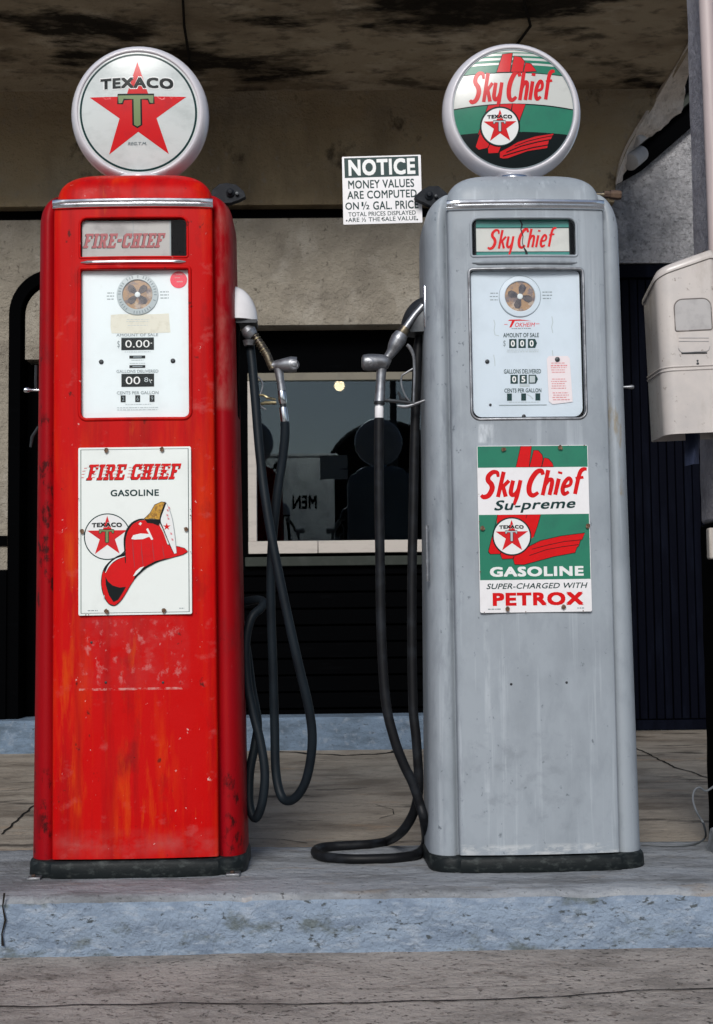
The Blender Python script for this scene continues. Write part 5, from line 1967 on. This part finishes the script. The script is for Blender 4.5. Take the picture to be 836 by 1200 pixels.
# ================================================================== TOWEL DISPENSER
YD = 4.36
dc = at(816, 508, YD)
dsp = empty('towel_dispenser', (dc.x, YD + .075, dc.z), label='worn cream metal towel dispenser hung on the pillar at the right edge', cat='towel dispenser')
dsp.rotation_euler = (0, R(-1.6), R(-3))
DM = Matrix.Translation(dsp.location) @ dsp.rotation_euler.to_matrix().to_4x4()
DI = DM.inverted()


def dloc(px, py, y):
    o = DI @ EYE
    d = DI.to_3x3() @ ray(px, py)
    return o + d * ((y - o.y) / d.y)


fy = -.115
DWl = dloc(776, 440, fy).x
DWr = DWl + .185


def d_out(e=0, n=6, fwd=0):
    o = []
    for cx_, cy_, a, r in ((DWr - .02, fy + .02, 270, .02), (DWr - .01, .075 - .01, 0, .01), (DWl - .012 + .01, .075 - .01, 90, .01), (DWl + .042, fy + .042, 180, .042)):
        for k in range(n + 1):
            t = R(a + 90 * k / n)
            o.append((cx_ + (r + e) * math.cos(t), cy_ + (r + e) * math.sin(t) - (fwd if math.sin(t) < -.2 else 0)))
    return o


zb_, zl_, zr_ = dloc(800, 508, fy).z, dloc(784, 322, fy).z, dloc(832, 303, fy).z
zr_back = zl_ - .045


def d_top(x, y):
    u = max(-.35, (x - DWl - .02) / (dloc(832, 303, fy).x - DWl - .02))
    z = zl_ + (zr_ - zl_) * min(1.0, u)
    return z - .042 * (y - fy) / .19 * (1.0 if u < .5 else .6)


g = G()
secs = []
for k in range(25):
    t = k / 24
    o = d_out(0)
    secs.append([(x, y, zb_ + (d_top(x, y) - zb_) * t) for x, y in o])
g.loft(secs, 'disp', cap=False)
n = len(o)
g.add([s_ for s_ in secs[-1]], [tuple(range(n))], 'disp')
g.add([(x, y, zb_ + .03) for x, y in d_out(-.004)], [tuple(range(n))], 'black_in')
secs2 = [[(x, y, zb_) for x, y in d_out(0)], [(x, y, zb_) for x, y in d_out(-.004)], [(x, y, zb_ + .03) for x, y in d_out(-.004)]]
g.loft(secs2, 'disp', cap=False)
case = obj('case', g, dsp, fix=True, angle=40)
g = G()
secs = []
for k, (e, h) in enumerate(((.0005, .001), (.005, .001), (.0055, .007), (.004, .016), (-.004, .028), (-.03, .037))):
    secs.append([(x, y, d_top(x, y) + h) for x, y in d_out(e)])
g.loft(secs, 'disp')
obj('lid', g, dsp, angle=45)
g = G()
zm = dloc(806, 431, fy).z
for dz in (.0055, -.0055):
    o = [q for q in d_out(.0008)]
    pth = o[-3:] + []
    lp = [(x, y, zm + dz) for x, y in o[3 * 7 - 7 + 2:] + o[:3]]
    g.tube(lp, .0028, 'disp', n=8)
obj('band', g, dsp)
# towel window
w0, w1 = dloc(792, 388, fy), dloc(833, 349, fy)
g = G()
q = rrect(w0.x, w0.z, w1.x, w1.z, (.006, .006, .026, .026))
g.prism([q], fy - .0015, fy + .004, 'disp_grey')
qc = q + [q[0]]
g.tube([(x, fy - .0010, z) for x, z in qc], .0020, 'disp_edge', n=8)  # patchy dark outline round the towel window
t0, t1 = dloc(796, 413, fy), dloc(831, 389, fy)
q = rrect(t0.x, t0.z, t1.x, t1.z, (.014, .014, .001, .001))
g.prism([q], fy - .0012, fy + .004, 'disp')
g.tube([(x, fy - .001, z) for x, z in q[:14]], .0016, 'disp_grey', n=8)
for py in (396, 400):
    a, b = dloc(796, py, fy), dloc(831, py, fy)
    g.tube([(a.x, fy - .001, a.z), (b.x, fy - .001, b.z)], .0016, 'disp_grey', n=8)
a, b = dloc(799, 414, fy), dloc(829, 413.5, fy)
g.tube([(a.x, fy - .001, a.z), (b.x, fy - .001, b.z)], .0022, 'dark_metal', n=8)
obj('towel_window', g, dsp)
g = G()
e = dloc(818, 426, fy)
g.lathe([(.004, 0), (.004, .002), (.002, .003), (0, .003)], (e.x, fy, e.z), (0, -1, 0), 'dark_metal', n=12)
g.lathe([(.003, 0), (.003, .002), (0, .0025)], (e.x, fy, e.z + .009), (0, -1, 0), 'dark_metal', n=12)
obj('lock', g, dsp)
g = G()
a, b = dloc(803, 508, -.02), dloc(822, 545, -.02)
cs = [[(a.x + (b.x - a.x) * u + .003 * math.sin(t * 5), -.02 + .014 * math.sin(u * 6 + t * 2) + dy, zb_ + .028 + (b.z - zb_ - .028) * t + .006 * u * t) for u, dy in [(i / 8, 0) for i in range(9)] + [(i / 8, .002) for i in range(8, -1, -1)]] for t in (k / 6 for k in range(7))]
g.loft(cs, 'towel')
obj('paper_towel', g, dsp, angle=60)
g = G()     # bracket back to the pillar
k0 = DI @ Vector((px0 + .06, YP - .002, dc.z + .16))
g.tube([(DWl + .12, .073, k0.z), tuple(k0)], .014, 'dark_metal', n=10)
obj('bracket', g, dsp)
g = G()
g.tube([(DWl + .12, .073, k0.z + .15), tuple(k0 + Vector((0, 0, .15)))], .014, 'dark_metal', n=10)
obj('bracket', g, dsp)

# ================================================================== CABLE
g = G()
cb = [at_z(752, 990, Z_IS + .004), at_z(775, 991, Z_IS + .004), at_z(800, 991, Z_IS + .004), at_z(818, 988, Z_IS + .004), at_z(827, 981, Z_IS + .004),
      at(825, 966, YP - .10), at(817, 952, YP - .06), at(812.5, 938, YP - .04), at(814, 927, YP - .03), at(820, 923, YP - .03), at(828, 927, YP - .02), at(838, 921, YP - .02)]
g.tube(cb, .0035, 'wire', n=8, smooth=6)
o = obj('electric_cable', g, label='thin grey cable running from the grey pump up the pillar', cat='cable')

# ================================================================== ACROSS THE ROAD (seen only mirrored in the window)
YM = YB + .004


def mirror_at(px, py, Y):
    """where a thing at depth Y behind the camera must stand to show at this pixel of the window pane"""
    p = at(px, py, 2 * YM - Y)
    n = Vector((math.sin(PT), -math.cos(PT), 0))
    d = (p - Vector((pc, YM, 0))).dot(n)
    q = p - 2 * d * n
    return Vector((q.x, q.y, q.z))


YH = -8.0
a, b = mirror_at(306, 633, YH), mirror_at(392, 535, YH)
hut = empty('restroom_hut', ((a.x + b.x) / 2, (a.y + b.y) / 2 - 1, 0), label='stucco restroom hut lettered MEN, mirrored in the station window', cat='hut')
hw = abs(b.x - a.x) / 2
g = G()
g.box((-hw, -1, 0), (hw, 1, b.z), 'stucco_pale')
g.box((-hw - .06, -1.06, b.z), (hw + .06, 1.04, b.z + .06), 'stucco_pale')
obj('wall', g, hut, bevel=.02)
g = G()
m0, m1 = mirror_at(343.5, 596, YH), mirror_at(371, 581, YH)
vs, fs = text_mesh('MEN', .03)
xa, xb = min(v[0] for v in vs), max(v[0] for v in vs)
ya, yb = min(v[1] for v in vs), max(v[1] for v in vs)
cxh = (a.x + b.x) / 2
for k, (dx, dy) in enumerate(((0, 0), (.03, .03), (-.03, .03), (.03, -.03), (-.03, -.03))):
    g.add([(m1.x - cxh - (x + dx - xa) / (xb - xa) * (m1.x - m0.x), 1.010 + .002 * k, m0.z + (y + dy - ya) / (yb - ya) * (m1.z - m0.z)) for x, y in vs], fs, 'black_board')
obj('lettering', g, hut, fix=False)
g = G()
a = mirror_at(456, 562, YH - .2)
rt = abs(mirror_at(533, 562, YH).x - mirror_at(379, 562, YH).x) / 2
tk = empty('fuel_tank', (a.x, a.y - 1.9, 0), label='black round-ended fuel tank on legs, mirrored in the station window', cat='tank')
g.lathe([(0, 1.55), (rt * .6, 1.5), (rt * .93, 1.4), (rt, 1.25), (rt, -1.25), (rt * .9, -1.4), (0, -1.5)], (0, 0, a.z), (0, 1, 0), 'tank', n=48)
obj('tank_shell', g, tk)
for sx in (-1, 1):
    for sy in (-1, 1):
        g = G()
        g.tube([(sx * rt * .6, sy * .9, 0), (sx * rt * .6, sy * .9, a.z - rt * .6)], .07, 'tank', n=8)
        obj('leg', g, tk)
g = G()
YL = YH + 1.6
a = mirror_at(398, 452, YL)
lp = empty('street_lamp', (a.x + .9, a.y, 0), label='street lamp with a lit warm bulb, mirrored in the station window', cat='street lamp')
g.tube([(0, 0, 0), (0, 0, a.z * .6), (0, 0, a.z + .3)], [.09, .07, .05], 'pole', n=12)
obj('pole', g, lp)
g = G()
g.tube([(0, 0, a.z + .2), (-.5, 0, a.z + .32), (-.9, 0, a.z + .22), (-.9, 0, a.z + .1)], .022, 'pole', n=8, smooth=5)
obj('arm', g, lp)
g = G()
rb = 6.2 / FPX * (2 * YM - YL)
g.lathe([(rb * math.sin(t), -rb * math.cos(t)) for t in (math.pi * k / 14 for k in range(15))], (-.9, 0, a.z), (0, 0, 1), 'lamp', n=24)
obj('bulb', g, lp)
sd = bpy.data.lights.new('hut_fill_spot', 'SPOT')      # added spot that brightens the hut, tucked behind the bulb
sd.energy, sd.spot_size, sd.spot_blend, sd.color, sd.shadow_soft_size = 260, R(130), .6, (1, .93, .82), .05
so = bpy.data.objects.new('hut_fill_spot', sd)
COL.objects.link(so)
so.parent = lp
so.location = (-.9, -rb - .06, a.z)
so.rotation_euler = (R(-48), 0, R(0))
